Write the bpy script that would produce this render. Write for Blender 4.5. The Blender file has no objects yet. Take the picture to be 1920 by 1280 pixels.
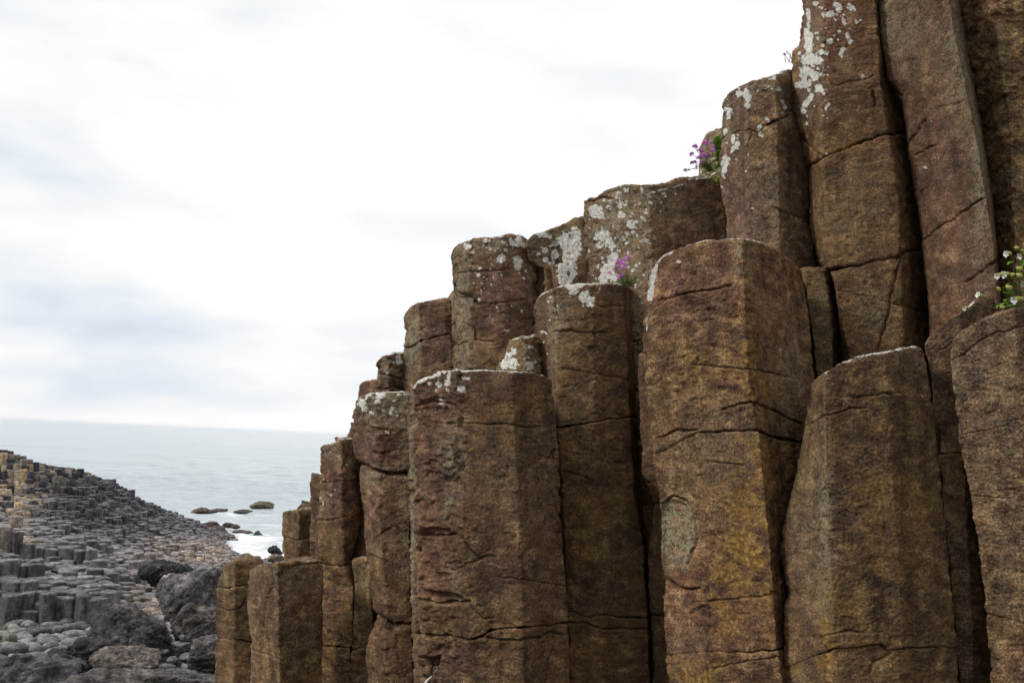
import bpy, math, random
import numpy as np
from mathutils import Matrix

random.seed(7); rng = np.random.default_rng(7)
S = bpy.context.scene

# ------------------------------------------------------------------ camera
F = 1867.0                       # focal length in 1920-wide pixels (35 mm lens)
PITCH, ROLL = math.radians(5.8), math.radians(2.75)
CAM = np.array([0.0, 0.0, 6.5])  # metres above the sea
fw = np.array([0, math.cos(PITCH), math.sin(PITCH)])
r0 = np.array([1.0, 0, 0]); u0 = np.array([0, -math.sin(PITCH), math.cos(PITCH)])
RT = math.cos(ROLL)*r0 + math.sin(ROLL)*u0
UP = -math.sin(ROLL)*r0 + math.cos(ROLL)*u0
cd = bpy.data.cameras.new('camera'); cam = bpy.data.objects.new('camera', cd)
S.collection.objects.link(cam)
cd.lens = 35.0; cd.sensor_width = 36.0; cd.clip_start = 0.05; cd.clip_end = 30000
cam.matrix_world = Matrix(((RT[0], UP[0], -fw[0], CAM[0]), (RT[1], UP[1], -fw[1], CAM[1]),
                           (RT[2], UP[2], -fw[2], CAM[2]), (0, 0, 0, 1)))
S.camera = cam

# ------------------------------------------------------------------ sky
SUN_EL, SUN_AZ = math.radians(36), math.radians(-106)   # azimuth from +Y towards +X (out over the sea, to the left)
W = bpy.data.worlds.new('World'); S.world = W; W.use_nodes = True
nt = W.node_tree; nt.nodes.clear()


class NB:
    """tiny node builder"""
    def __init__(s, tree): s.t = tree
    def n(s, typ, **kw):
        nd = s.t.nodes.new(typ)
        for k, v in kw.items(): setattr(nd, k, v)
        return nd
    def link(s, a, b): s.t.links.new(a, b)
    def put(s, sock, v):
        if isinstance(v, bpy.types.NodeSocket): s.t.links.new(v, sock)
        elif v is not None: sock.default_value = v
    def math(s, op, a, b=None, c=None, clamp=False):
        m = s.n('ShaderNodeMath', operation=op); m.use_clamp = clamp
        s.put(m.inputs[0], a); s.put(m.inputs[1], b)
        if c is not None: s.put(m.inputs[2], c)
        return m.outputs[0]
    def noise(s, vec, scale, detail=4, rough=.55, dist=0):
        m = s.n('ShaderNodeTexNoise'); s.put(m.inputs['Vector'], vec)
        m.inputs['Scale'].default_value = scale; m.inputs['Detail'].default_value = detail
        m.inputs['Roughness'].default_value = rough; m.inputs['Distortion'].default_value = dist
        return m.outputs['Fac']
    def voro(s, vec, scale, feature='F1', rnd=1.0, out='Distance'):
        m = s.n('ShaderNodeTexVoronoi', feature=feature); s.put(m.inputs['Vector'], vec)
        m.inputs['Scale'].default_value = scale; m.inputs['Randomness'].default_value = rnd
        return m.outputs[out]
    def ramp(s, fac, stops):
        m = s.n('ShaderNodeValToRGB'); s.put(m.inputs[0], fac)
        e = m.color_ramp.elements
        while len(e) < len(stops): e.new(0.5)
        for i, (p, c) in enumerate(stops):
            e[i].position = p; e[i].color = (c[0], c[1], c[2], 1) if not isinstance(c, (int, float)) else (c, c, c, 1)
        return m.outputs[0]
    def mix(s, fac, a, b, mode='MIX'):
        m = s.n('ShaderNodeMix', data_type='RGBA', blend_type=mode)
        s.put(m.inputs[0], fac)
        for k, v in ((6, a), (7, b)):
            if isinstance(v, tuple) and len(v) == 3: v = (*v, 1)
            s.put(m.inputs[k], v)
        return m.outputs[2]
    def maprange(s, v, a, b, c=0, d=1, smooth=True):
        m = s.n('ShaderNodeMapRange'); m.interpolation_type = 'SMOOTHSTEP' if smooth else 'LINEAR'
        s.put(m.inputs[0], v)
        for i, q in enumerate((a, b, c, d)): m.inputs[i+1].default_value = q
        return m.outputs[0]
    def mapping(s, vec, scale=(1, 1, 1), loc=(0, 0, 0), rot=(0, 0, 0)):
        m = s.n('ShaderNodeMapping'); s.put(m.inputs[0], vec)
        m.inputs['Scale'].default_value = scale; m.inputs['Location'].default_value = loc
        m.inputs['Rotation'].default_value = rot
        return m.outputs[0]


b = NB(nt)
sky = b.n('ShaderNodeTexSky', sky_type='NISHITA'); sky.sun_disc = False
sky.sun_elevation = SUN_EL; sky.sun_rotation = SUN_AZ % (2*math.pi); sky.altitude = 5
skyc = b.mix(1.0, sky.outputs[0], (0.10, 0.10, 0.10), 'MULTIPLY')
co = b.n('ShaderNodeTexCoord').outputs['Generated']
sep = b.n('ShaderNodeSeparateXYZ'); b.link(co, sep.inputs[0])
# cloud deck: direction stretched so that banks lie in flat layers towards the horizon
m1 = b.mapping(co, scale=(1.3, 1.3, 3.6), loc=(3.1, 0.4, 2.35))
m2 = b.mapping(co, scale=(2.6, 2.6, 9.0), loc=(7.7, 2.0, 0.3))
n1 = b.noise(m1, 1.5, 6, .48, .35)
n2 = b.noise(m2, 2.0, 6, .5, .2)
zz = sep.outputs[2]
# the deck is thinner (whiter) towards +X where the sun's glow comes through
glow = b.maprange(sep.outputs[0], -0.50, 0.10, 0, 1)
cl = b.math('ADD', b.math('MULTIPLY', n1, .60), b.math('MULTIPLY', n2, .40))
cl = b.math('ADD', cl, b.math('MULTIPLY', glow, .095))
cl = b.math('ADD', cl, b.maprange(zz, 0.0, 0.05, .12, .03))


def bank(z0, w, a):
    """a flat bank of cloud all round the sky at one height, broken by noise"""
    q = b.math('DIVIDE', b.math('SUBTRACT', b.math('ADD', zz, b.math('MULTIPLY', b.math('SUBTRACT', n1, .5), .16)), z0), w)
    g = b.math('POWER', 2.718, b.math('MULTIPLY', b.math('MULTIPLY', q, q), -1.0))
    return b.math('MULTIPLY', g, a)


for z0, w, a in ((.075, .010, .035), (.215, .034, .085), (.33, .03, .04), (.44, .05, .06)):
    cl = b.math('SUBTRACT', cl, bank(z0, w, a))
cloud = b.ramp(cl, [(0.34, (.48, .54, .62)), (0.43, (.57, .62, .67)), (0.51, (.68, .70, .72)), (.59, (.765, .765, .77))])
cover = b.maprange(cl, .28, .44, .85, 1.0)
final = b.mix(cover, skyc, cloud)
bg = b.n('ShaderNodeBackground'); b.link(final, bg.inputs[0]); bg.inputs[1].default_value = 1.0
wo = b.n('ShaderNodeOutputWorld'); b.link(bg.outputs[0], wo.inputs[0])

sl = bpy.data.lights.new('sun', 'SUN'); sl.energy = 1.5; sl.angle = math.radians(10); sl.color = (1, .95, .87)
so = bpy.data.objects.new('sun', sl); S.collection.objects.link(so)
sd = np.array([math.sin(SUN_AZ)*math.cos(SUN_EL), math.cos(SUN_AZ)*math.cos(SUN_EL), math.sin(SUN_EL)])
from mathutils import Vector
so.rotation_euler = Vector(sd).to_track_quat('Z', 'Y').to_euler()
so.location = (0, -5, 20)
S.view_settings.view_transform = 'Standard'; S.view_settings.look = 'None'
S.view_settings.exposure = 0.42; S.view_settings.gamma = 1.0; S.view_settings.use_curve_mapping = False
S.cycles.max_bounces = 5; S.cycles.diffuse_bounces = 3; S.cycles.glossy_bounces = 2
S.cycles.volume_bounces = 1
S.cycles.use_denoising = True

# ------------------------------------------------------------------ projection helpers

def unproj(px, py, Y):
    px = np.asarray(px, float); py = np.asarray(py, float); Y = np.asarray(Y, float)
    cx = (px-960)/F; cy = -(py-640)/F
    d = cx[..., None]*RT + cy[..., None]*UP + fw
    return CAM + d*(Y/d[..., 1])[..., None]


def project(P):
    q = P-CAM
    z = q@fw
    return 960+F*(q@RT)/z, 640-F*(q@UP)/z

# ------------------------------------------------------------------ numpy noise
_perm = np.random.default_rng(3).permutation(256); _perm = np.concatenate([_perm, _perm, _perm]).astype(np.int64)
_g = np.random.default_rng(4).normal(size=(256, 3)); _g /= np.linalg.norm(_g, axis=1)[:, None]


def gnoise(P):
    Pi = np.floor(P).astype(np.int64); f = P-Pi; Pi &= 255
    w = f*f*f*(f*(f*6-15)+10)
    out = 0
    for dx in (0, 1):
        wx = w[..., 0] if dx else 1-w[..., 0]
        a = _perm[(Pi[..., 0]+dx) & 255]
        for dy in (0, 1):
            wy = w[..., 1] if dy else 1-w[..., 1]
            c = _perm[(a+Pi[..., 1]+dy) & 255]
            for dz in (0, 1):
                wz = w[..., 2] if dz else 1-w[..., 2]
                g = _g[_perm[(c+Pi[..., 2]+dz) & 255]]
                out = out+wx*wy*wz*(g[..., 0]*(f[..., 0]-dx)+g[..., 1]*(f[..., 1]-dy)+g[..., 2]*(f[..., 2]-dz))
    return out*1.5


def fbm(P, octs=4, gain=.5, lac=2.03):
    o = 0; a = 1; t = 0
    for i in range(octs):
        o = o+a*gnoise(P*(lac**i)+i*17.3); t += a; a *= gain
    return o/t


def ridged(P, octs=3):
    o = 0; a = 1; t = 0
    for i in range(octs):
        o = o+a*(1-2*np.abs(gnoise(P*(2.1**i)+i*9.1))); t += a; a *= .5
    return o/t


def sstep(a, b, x):
    t = np.clip((x-a)/(b-a), 0, 1); return t*t*(3-2*t)


def polyx(pts, y):
    """x of an edge polyline (listed top to bottom) at height y, extrapolated gently"""
    p = np.array(pts, float); xs, ys = p[:, 0], p[:, 1]
    if len(p) == 1: return np.full_like(y, xs[0])
    x = np.interp(y, ys, xs)
    s0 = np.clip((xs[1]-xs[0])/(ys[1]-ys[0]+1e-6), -.15, .15); s1 = np.clip((xs[-1]-xs[-2])/(ys[-1]-ys[-2]+1e-6), -.06, .06)
    x = np.where(y < ys[0], xs[0]+(y-ys[0])*s0, x)
    return np.where(y > ys[-1], xs[-1]+np.minimum(y-ys[-1], 500)*s1, x)


def polyy(pts, x):
    p = np.array(pts, float); return np.interp(x, p[:, 0], p[:, 1])


def segdist(px, py, pts):
    """pixel distance to a polyline; also the 0..1 position along it"""
    p = np.array(pts, float); best = np.full(px.shape, 1e9); pos = np.zeros(px.shape)
    if len(p) == 1: return np.hypot(px-p[0, 0], py-p[0, 1]), pos
    for i in range(len(p)-1):
        a, c = p[i], p[i+1]; v = c-a; L = v@v+1e-9
        t = np.clip(((px-a[0])*v[0]+(py-a[1])*v[1])/L, 0, 1)
        d = np.hypot(px-a[0]-t*v[0], py-a[1]-t*v[1])
        m = d < best; best = np.where(m, d, best); pos = np.where(m, (i+t)/(len(p)-1), pos)
    return best, pos

# ------------------------------------------------------------------ mesh / object helpers

def link(name, mesh, mat, parent=None, smooth=True):
    o = bpy.data.objects.new(name, mesh); S.collection.objects.link(o)
    if mat and not mesh.materials: mesh.materials.append(mat)
    if parent: o.parent = parent
    return o


def mesh_np(name, V, Q, attrs=None, smooth=True):
    """V (n,3); Q list of face arrays (k,3) or (k,4)"""
    me = bpy.data.meshes.new(name)
    if not isinstance(Q, (list, tuple)): Q = [Q]
    Q = [q for q in Q if len(q)]
    me.vertices.add(len(V)); me.vertices.foreach_set('co', np.ascontiguousarray(V, np.float32).ravel())
    nl = sum(q.size for q in Q); nf = sum(len(q) for q in Q)
    me.loops.add(nl); me.polygons.add(nf)
    me.loops.foreach_set('vertex_index', np.concatenate([q.ravel() for q in Q]).astype(np.int32))
    cnt = np.concatenate([np.full(len(q), q.shape[1]) for q in Q])
    me.polygons.foreach_set('loop_start', np.concatenate([[0], np.cumsum(cnt)[:-1]]).astype(np.int32))
    me.polygons.foreach_set('use_smooth', np.full(nf, smooth))
    me.update(calc_edges=True)
    for k, v in (attrs or {}).items():
        v = np.asarray(v, np.float32)
        if v.ndim == 1:
            a = me.attributes.new(k, 'FLOAT', 'POINT'); a.data.foreach_set('value', v)
        else:
            if v.shape[1] == 3: v = np.concatenate([v, np.ones((len(v), 1), np.float32)], 1)
            a = me.attributes.new(k, 'FLOAT_COLOR', 'POINT'); a.data.foreach_set('color', np.ascontiguousarray(v, np.float32).ravel())
    return me


def vnormals(V, Q):
    N = np.zeros_like(V)
    for q in Q:
        if not len(q): continue
        if q.shape[1] == 4: n = np.cross(V[q[:, 2]]-V[q[:, 0]], V[q[:, 3]]-V[q[:, 1]])
        else: n = np.cross(V[q[:, 1]]-V[q[:, 0]], V[q[:, 2]]-V[q[:, 0]])
        for j in range(q.shape[1]):
            for k in range(3): N[:, k] += np.bincount(q[:, j], n[:, k], len(V))
    return N/(np.linalg.norm(N, axis=1)[:, None]+1e-12)


def thing(name, label, cat, loc=(0, 0, 0), group=None):
    o = bpy.data.objects.new(name, None); S.collection.objects.link(o); o.location = loc
    o.empty_display_size = .1
    o['label'] = label; o['category'] = cat
    if group: o['group'] = group
    return o


def tag(o, label, cat, group=None):
    o['label'] = label; o['category'] = cat
    if group: o['group'] = group
    return o

# ------------------------------------------------------------------ materials

def new_mat(name):
    m = bpy.data.materials.new(name); m.use_nodes = True; m.node_tree.nodes.clear()
    return m, NB(m.node_tree)


def finish(m, b, color, rough, normal=None, spec=.3, **kw):
    p = b.n('ShaderNodeBsdfPrincipled'); b.put(p.inputs['Base Color'], color); b.put(p.inputs['Roughness'], rough)
    p.inputs['Specular IOR Level'].default_value = spec
    for k, v in kw.items(): b.put(p.inputs[k], v)
    if normal is not None: b.link(normal, p.inputs['Normal'])
    o = b.n('ShaderNodeOutputMaterial'); b.link(p.outputs[0], o.inputs[0])
    return m


def bump(b, h, strength, dist, normal=None):
    n = b.n('ShaderNodeBump'); n.inputs['Strength'].default_value = strength; n.inputs['Distance'].default_value = dist
    b.put(n.inputs['Height'], h)
    if normal is not None: b.link(normal, n.inputs['Normal'])
    return n.outputs[0]


def rock_material():
    m, b = new_mat('weathered_basalt')
    g = b.n('ShaderNodeNewGeometry').outputs['Position']
    at = b.n('ShaderNodeAttribute', attribute_name='mask'); s3 = b.n('ShaderNodeSeparateColor'); b.link(at.outputs['Color'], s3.inputs[0])
    lich, ochre, red, pale = s3.outputs[0], s3.outputs[1], s3.outputs[2], at.outputs['Alpha']
    big = b.noise(g, 3.2, 5, .6, .4)
    mid = b.noise(b.mapping(g, scale=(1, 1, 1.5)), 17, 6, .65, .3)
    fine = b.noise(g, 150, 5, .78)
    grain = b.noise(g, 400, 3, .8)
    vor = b.voro(g, 170)
    t = b.math('ADD', b.math('ADD', b.math('MULTIPLY', mid, .34), b.math('MULTIPLY', fine, .36)), b.math('MULTIPLY', grain, .30))
    tn = b.n('ShaderNodeAttribute', attribute_name='tone')
    t = b.math('ADD', b.math('MULTIPLY', b.math('SUBTRACT', t, .49), tn.outputs['Alpha']), .49)
    base = b.ramp(t, [(.35, (.015, .008, .006)), (.45, (.072, .040, .026)), (.525, (.148, .089, .052)), (.61, (.50, .36, .21))])
    # patches that read greyer / olive, in the stone itself
    olive = b.mix(b.maprange(big, .42, .62), base, b.mix(1.0, base, (1.0, 1.05, .90), 'MULTIPLY'))
    redc = b.ramp(t, [(.35, (.016, .009, .008)), (.455, (.080, .040, .032)), (.53, (.157, .085, .064)), (.62, (.45, .30, .21))])
    c = b.mix(b.math('MULTIPLY', red, 1.0, clamp=True), olive, redc)
    # runs of damp staining down the faces, and broad weathered patches
    run = b.noise(b.mapping(g, scale=(1, 1, .09)), 15, 4, .6, .1)
    c = b.mix(1.0, c, b.ramp(run, [(.34, (.66, .64, .63)), (.48, (1.0, 1.0, 1.0)), (.66, (1.22, 1.2, 1.15))]), 'MULTIPLY')
    pat = b.noise(g, 7.5, 5, .65, .6)
    c = b.mix(1.0, c, b.ramp(pat, [(.36, (.66, .63, .66)), (.47, (1.0, .98, .98)), (.62, (1.25, 1.18, 1.05))]), 'MULTIPLY')
    c = b.mix(1.0, c, tn.outputs['Color'], 'MULTIPLY')
    # ochre algae film
    oc = b.ramp(b.noise(g, 70, 5, .7), [(.33, (.06, .028, .007)), (.5, (.21, .115, .022)), (.64, (.48, .30, .09))])
    of = b.math('MULTIPLY', b.math('MULTIPLY', ochre, .85), b.maprange(b.math('ADD', b.math('MULTIPLY', mid, .6), b.math('MULTIPLY', pat, .4)), .44, .56), clamp=True)
    c = b.mix(of, c, oc)
    # pale crust of fine lichen: little flecks
    fle = b.math('ADD', b.math('MULTIPLY', fine, .6), b.math('MULTIPLY', b.noise(g, 45, 4, .6), .4))
    pf = b.math('MULTIPLY', b.math('ADD', b.math('MULTIPLY', pale, 1.05), .06), b.maprange(fle, .42, .58), clamp=True)
    c = b.mix(pf, c, b.ramp(grain, [(.3, (.16, .14, .085)), (.65, (.42, .38, .25))]))
    # scattered mineral specks
    sp = b.math('LESS_THAN', vor, .14); sp = b.math('MULTIPLY', sp, b.maprange(b.noise(g, 26, 2), .5, .6))
    c = b.mix(b.math('MULTIPLY', sp, .7), c, (.62, .50, .33))
    # white crustose lichen with its own crisp ragged edge
    lsrc = b.math('ADD', lich, b.math('ADD', b.math('MULTIPLY', b.math('SUBTRACT', fine, .5), .9), b.math('MULTIPLY', b.math('SUBTRACT', b.noise(g, 60, 3), .5), .7)))
    lf = b.math('MULTIPLY', b.maprange(lsrc, .46, .62), b.maprange(b.math('ADD', b.noise(g, 95, 5, .75), b.math('MULTIPLY', lich, .08)), .43, .52))
    lc = b.ramp(b.math('ADD', b.math('MULTIPLY', fine, .5), b.math('MULTIPLY', grain, .5)), [(.38, (.24, .21, .16)), (.47, (.56, .55, .49)), (.57, (.80, .79, .74))])
    c = b.mix(lf, c, lc)
    h = b.math('ADD', b.math('MULTIPLY', fine, .55), b.math('MULTIPLY', grain, .25))
    h = b.math('ADD', h, b.math('MULTIPLY', b.noise(b.mapping(g, scale=(1, 1, 2.3)), 60, 4, .65), .5))
    h = b.math('ADD', h, b.math('MULTIPLY', lf, .25))
    nrm = bump(b, h, 1.0, .0065)
    return finish(m, b, c, b.maprange(fine, .3, .7, .62, .95), nrm, spec=.16)


def tint_rock(name, bs=.03, scale=9.0, spec=.35, ro=(.45, .85)):
    """dark stone coloured by a tint: its own tone plus any light painted on tops"""
    m, b = new_mat(name)
    g = b.n('ShaderNodeNewGeometry').outputs['Position']
    at = b.n('ShaderNodeAttribute', attribute_name='tint')
    n1 = b.noise(g, scale, 6, .75, .2); n2 = b.noise(g, scale*7, 5, .8)
    k = b.ramp(b.math('ADD', b.math('MULTIPLY', n1, .55), b.math('MULTIPLY', n2, .45)), [(.38, .22), (.5, .95), (.61, 2.6)])
    c = b.mix(1.0, at.outputs['Color'], k, 'MULTIPLY')
    ps = b.maprange(b.noise(g, scale*2.2, 4, .7), .56, .68, 0, .45)
    c = b.mix(b.math('MULTIPLY', ps, at.outputs['Alpha']), c, (.34, .31, .24))
    h = b.math('ADD', b.math('MULTIPLY', n1, 1.0), b.math('MULTIPLY', n2, .7))
    return finish(m, b, c, b.maprange(n2, .35, .65, *ro), bump(b, h, 1.0, bs), spec=spec)


ROCK = rock_material()
FAR = tint_rock('dark_causeway_basalt', .014, 7.0, spec=.22, ro=(.4, .7))
BOULD = tint_rock('boulder_basalt', .035, 5.0, spec=.22, ro=(.5, .85))

# ------------------------------------------------------------------ near cliff of columns
STEP = 1.75       # sample spacing on visible faces, in photo pixels
BASE_Z = 4.25     # where the columns go into the ground


def displace(P, N, px, py, st, front):
    rough = st.get('rough', .5)
    for (cx, cy, rx, ry, a) in st.get('roughz', []):
        rough = rough+a*np.clip(1.3-((px-cx)/rx)**2-((py-cy)/ry)**2, 0, 1)
    o = st.get('seed', 0)*3.7
    Q = P+o
    d = .007*fbm(Q*2.2, 2)
    f4 = fbm(Q*np.array([5, 5, 8.5]), 4)
    t = f4*5; fl = np.floor(t); fr = t-fl
    terr = (fl+sstep(.30, .52, fr))/5
    d = d+(.0005+.025*rough)*terr
    d = d+(.0012+.004*rough)*ridged(Q*np.array([22, 22, 38]), 3)
    d = d+.0016*gnoise(Q*95)+.0013*gnoise(Q*190)
    pit = gnoise(Q*np.array([30, 30, 40])+5)
    d = d-(.0025+.004*rough)*sstep(.30, .5, pit)*sstep(.0, .3, gnoise(Q*6+3)+.15)
    ed = st['_ed']
    chipn = gnoise(Q*np.array([9, 9, 12])+2)+.6*gnoise(Q*np.array([24, 24, 34])+4)
    d = d-(.001+.017*rough)*sstep(.10, .34, chipn)*np.exp(-(ed/8.0)**2)
    for cr in st.get('cracks', []):
        w, dep, pts = cr
        wob = 3.0*gnoise(np.stack([px*.05, py*.05, px*0+o], -1))+1.4*gnoise(np.stack([px*.19, py*.19, px*0+o], -1))
        dd, pos = segdist(px+wob, py+wob, pts)
        fade = np.clip(np.minimum(pos, 1-pos)*8+.35, 0, 1)
        d = d-np.where(front, 1.3*dep*fade*np.exp(-(dd/(w*.8))**2), 0)
    for (poly, dep, soft) in st.get('chips', []):
        # a spalled scar: everything inside the outline is set back
        pp = np.array(poly, float)
        ins = np.zeros(px.shape, bool); n = len(pp); j = n-1
        wx = px+4*gnoise(np.stack([px*.06, py*.06, px*0+3.3], -1)); wy = py+4*gnoise(np.stack([px*.06, py*.06, px*0+8.3], -1))
        for i in range(n):
            c = ((pp[i, 1] > wy) != (pp[j, 1] > wy)) & (wx < (pp[j, 0]-pp[i, 0])*(wy-pp[i, 1])/(pp[j, 1]-pp[i, 1]+1e-9)+pp[i, 0])
            ins ^= c; j = i
        de, _ = segdist(wx, wy, list(map(tuple, poly))+[tuple(poly[0])])
        d = d-np.where(front & ins, dep*np.clip(de/soft, 0, 1), 0)
    return P+N*d[:, None]


def masks(P, px, py, st, front, N):
    n = len(P); o = st.get('seed', 0)
    sd = np.full(n, -99.0)
    wob = 1.3*gnoise(np.stack([px*.11, py*.11, px*0+o], -1))+1.3*gnoise(np.stack([px*.33, py*.33, px*0+o], -1))
    lst = list(st.get('lich', []))
    r2 = np.random.default_rng(100+o)
    for (cx, cy, rx, ry, cnt, a, c) in st.get('lichz', []):
        for _ in range(cnt):
            th = r2.uniform(0, 6.28); q = math.sqrt(r2.uniform())
            lst.append(([(cx+rx*q*math.cos(th), cy+ry*q*math.sin(th))], a+(c-a)*r2.uniform()**2.2))
    for pts, r in lst:
        if len(pts) > 1: r = r*(.72 if r < 6.5 else .85)
        pa = np.array(pts); R = r+8
        sel = (px > pa[:, 0].min()-R) & (px < pa[:, 0].max()+R) & (py > pa[:, 1].min()-R) & (py < pa[:, 1].max()+R) & front
        if not sel.any(): continue
        dd, _ = segdist(px[sel], py[sel]*1.0, pts)
        k = .35+.65*min(1, r/8)
        mot = fbm(np.stack([px[sel]*.09, py[sel]*.09, px[sel]*0+o+r], -1), 3)*r*1.1 if r > 6 and len(pts) > 1 else 0
        sd[sel] = np.maximum(sd[sel], r-dd+wob[sel]*k+mot)
    brk = fbm(np.stack([px*.055, py*.055, px*0+o*1.3], -1), 4)
    sd = np.where(brk > .16, sd-26*(brk-.16), sd)
    M = np.zeros((n, 4), np.float32)
    M[:, 0] = np.clip(.5+sd/6.0, 0, 1)
    topf = sstep(.72, .92, N[:, 2])*sstep(.0, .22, fbm(P*9+o, 4)+st.get('toplich', .12)*.6)
    M[:, 0] = np.maximum(M[:, 0], topf*.85*(1 if st.get('toplich', .1) > -1 else 0))
    for k, key in ((1, 'ochre'), (2, 'red'), (3, 'pale')):
        v = np.full(n, st.get(key+'0', 0.0))
        for (cx, cy, rx, ry, a) in st.get(key, []):
            v = v+a*(.55 if key == 'ochre' and o not in (1, 2) else 1.0)*np.clip(1.15-np.sqrt(((px-cx)/rx)**2+((py-cy)/ry)**2), 0, 1)
        v = v+.22*fbm(P*4+k*11+o, 3)*(v > .02)
        M[:, k] = np.clip(v, 0, 1)
    return M


n_tri = 0
cols = {}


def column(key, label, edges, top, joints=(), bottom=None, T=.42, r=.022, jr=.006, gap=2.2, name='basalt_column', group='tall basalt columns of the cliff face', tuck=.30, **st):
    """edges: [(polyline top->bottom in photo pixels, Y metres)], left silhouette first, right silhouette last."""
    global n_tri
    st['seed'] = st.get('seed', len(cols)+1)
    tr = np.random.default_rng(st['seed']+500)
    tone = st.get('tone', tuple((1+.10*tr.normal())*np.array([1+.03*tr.normal(), 1, 1+.08*tr.normal()])))
    grn = tr.uniform(.75, 1.2)
    E = len(edges)
    ym = sum(e[1] for e in edges)/E; kf = st.get('facet', 1.55)
    edges = [(e[0], ym+kf*(e[1]-ym)) for e in edges]
    root = None
    lines = [top]+list(joints)+[None]
    nvis = [max(2, int(abs(np.mean(np.array(edges[i+1][0])[:, 0])-np.mean(np.array(edges[i][0])[:, 0]))/STEP)) for i in range(E-1)]
    nvis = [max(v, 8) for v in nvis]
    uvis = np.concatenate([np.arange(n)/n+i for i, n in enumerate(nvis)]+[[E-1.0]])
    yref = np.mean(edges[0][1])
    stepw = STEP/F*edges[0][1]
    # distances along the hidden flanks: fine near the corner, coarser towards the back
    hs = []; dcur = 0; q = stepw*1.2
    while dcur < T*.97:
        dcur += q; hs.append(min(dcur, T)); q *= 1.16
    hs = np.array(hs)/hs[-1]
    ux = uvis; nn_ = np.array(nvis+[nvis[-1]])[np.clip(np.floor(ux).astype(int), 0, E-2)]
    edv = np.abs(ux-np.round(ux))*nn_*STEP
    nb = 7
    for bi in range(len(lines)-1):
        t0, t1 = lines[bi], lines[bi+1]
        last = t1 is None
        def xat(u, y):
            i = np.clip(np.floor(u).astype(int), 0, E-2); f = u-i
            xs = np.stack([polyx(e[0], y) for e in edges])
            idx = np.arange(len(u))
            return xs[i, idx]*(1-f)+xs[i+1, idx]*f
        def Yat(u):
            i = np.clip(np.floor(u).astype(int), 0, E-2); f = u-i
            ys = np.array([e[1] for e in edges]); return ys[i]*(1-f)+ys[i+1]*f
        def yline(pts, jit):
            y = np.full(len(uvis), np.mean(np.array(pts)[:, 1]))
            for _ in range(6):
                x = xat(uvis, y); y = polyy(pts, x)
            wob = gnoise(np.stack([x*.045, x*0+st['seed'], x*0+jit*5.1], -1))*(4.0 if jit else 2.0)+gnoise(np.stack([x*.17, x*0+st['seed'], x*0+jit], -1))*(2.2 if jit else 1.5)
            return y+wob
        yt = yline(t0, bi)+(gap/2 if bi else 0)
        yb = (yline(t1, bi+1)-gap/2) if not last else np.full(len(uvis), 1310.0)
        nv = max(6, int(np.max(yb-yt)/STEP))
        tt = np.linspace(0, 1, nv+1)
        rows = [yt+(yb-yt)*t for t in tt]
        if last:
            for k in range(1, 9): rows.append(yb+(k/8)**1.5*950)
        G = []
        Yv = Yat(uvis)
        for y in rows:
            xx = xat(uvis, y)
            G.append(unproj(xx, y, Yv))
        G = np.array(G)                                   # (V, Uvis, 3)
        if last:
            G[-9:, :, 2] = np.maximum(G[-9:, :, 2], BASE_Z-.02*np.arange(9)[::-1][:, None]*0)
            zf = np.linspace(0, 1, 9)[:, None]
            z0 = G[-9, :, 2]
            G[-9:, :, 2] = z0*(1-zf)+BASE_Z*zf
        PL, PR = G[:, 0], G[:, -1]
        def back(Pp, sgn):
            h = Pp-CAM; h[:, 2] = 0; h /= np.linalg.norm(h, axis=1)[:, None]
            side = np.stack([h[:, 1], -h[:, 0], h[:, 0]*0], 1)
            return Pp+T*(h*math.cos(tuck)+sgn*side*math.sin(tuck))
        BL, BR = back(PL, 1), back(PR, -1)
        mid = (BL+BR)/2
        Rside = PR[:, None]+(BR-PR)[:, None]*hs[None, :, None]
        Lside = BL[:, None]+(PL-BL)[:, None]*(1-hs[::-1])[None, :, None]*1.0
        Lside = PL[:, None]+(BL-PL)[:, None]*hs[::-1][None, :, None]
        fb = np.linspace(0, 1, nb+2)[1:-1]
        Bk = BR[:, None]+(BL-BR)[:, None]*fb[None, :, None]
        ring = np.concatenate([G, Rside, Bk, Lside], 1)   # closed ring, starts at left silhouette
        Vn, Un = ring.shape[:2]
        vis = np.zeros(Un, bool); vis[:G.shape[1]] = True
        # round the arrises
        # the back rim keeps the height of the front rim's ends
        kk = st.get('round', 1)
        for _ in range(kk):
            ring = .25*np.roll(ring, 1, 1)+.5*ring+.25*np.roll(ring, -1, 1)
        cen = ring.mean(1, keepdims=True)
        # rounded rim and rounded joint lips
        rt = r*.6 if bi == 0 else jr
        arc = np.linalg.norm(np.diff(ring, axis=0), axis=2); arc = np.concatenate([np.zeros((1, Un)), np.cumsum(arc, 0)], 0)
        tot = arc[-1:]
        rn = 1+.8*gnoise(ring[0]*np.array([9, 9, 9])+st['seed'])
        rr = np.clip(rt*rn, .003, 1)[None, :]
        inw = cen-ring; inw[..., 2] = 0; inw /= np.linalg.norm(inw, axis=2)[..., None]+1e-9
        h = np.clip(arc/rr, 0, 1); off = rr*(1-np.sqrt(np.clip(1-(1-h)**2, 0, 1)))
        if not last:
            h2 = np.clip((tot-arc)/jr, 0, 1); off = off+jr*(1-np.sqrt(np.clip(1-(1-h2)**2, 0, 1)))
        ring = ring+inw*off[..., None]
        V = ring.reshape(-1, 3)
        idx = np.arange(Vn*Un).reshape(Vn, Un)
        a = idx[:-1]; c = idx[1:]
        quads = np.stack([a, c, np.roll(c, -1, 1), np.roll(a, -1, 1)], -1).reshape(-1, 4)
        front = np.tile(vis, Vn)
        edr = np.full(Un, 99.0); edr[:len(edv)] = edv; nh = len(hs)
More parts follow.
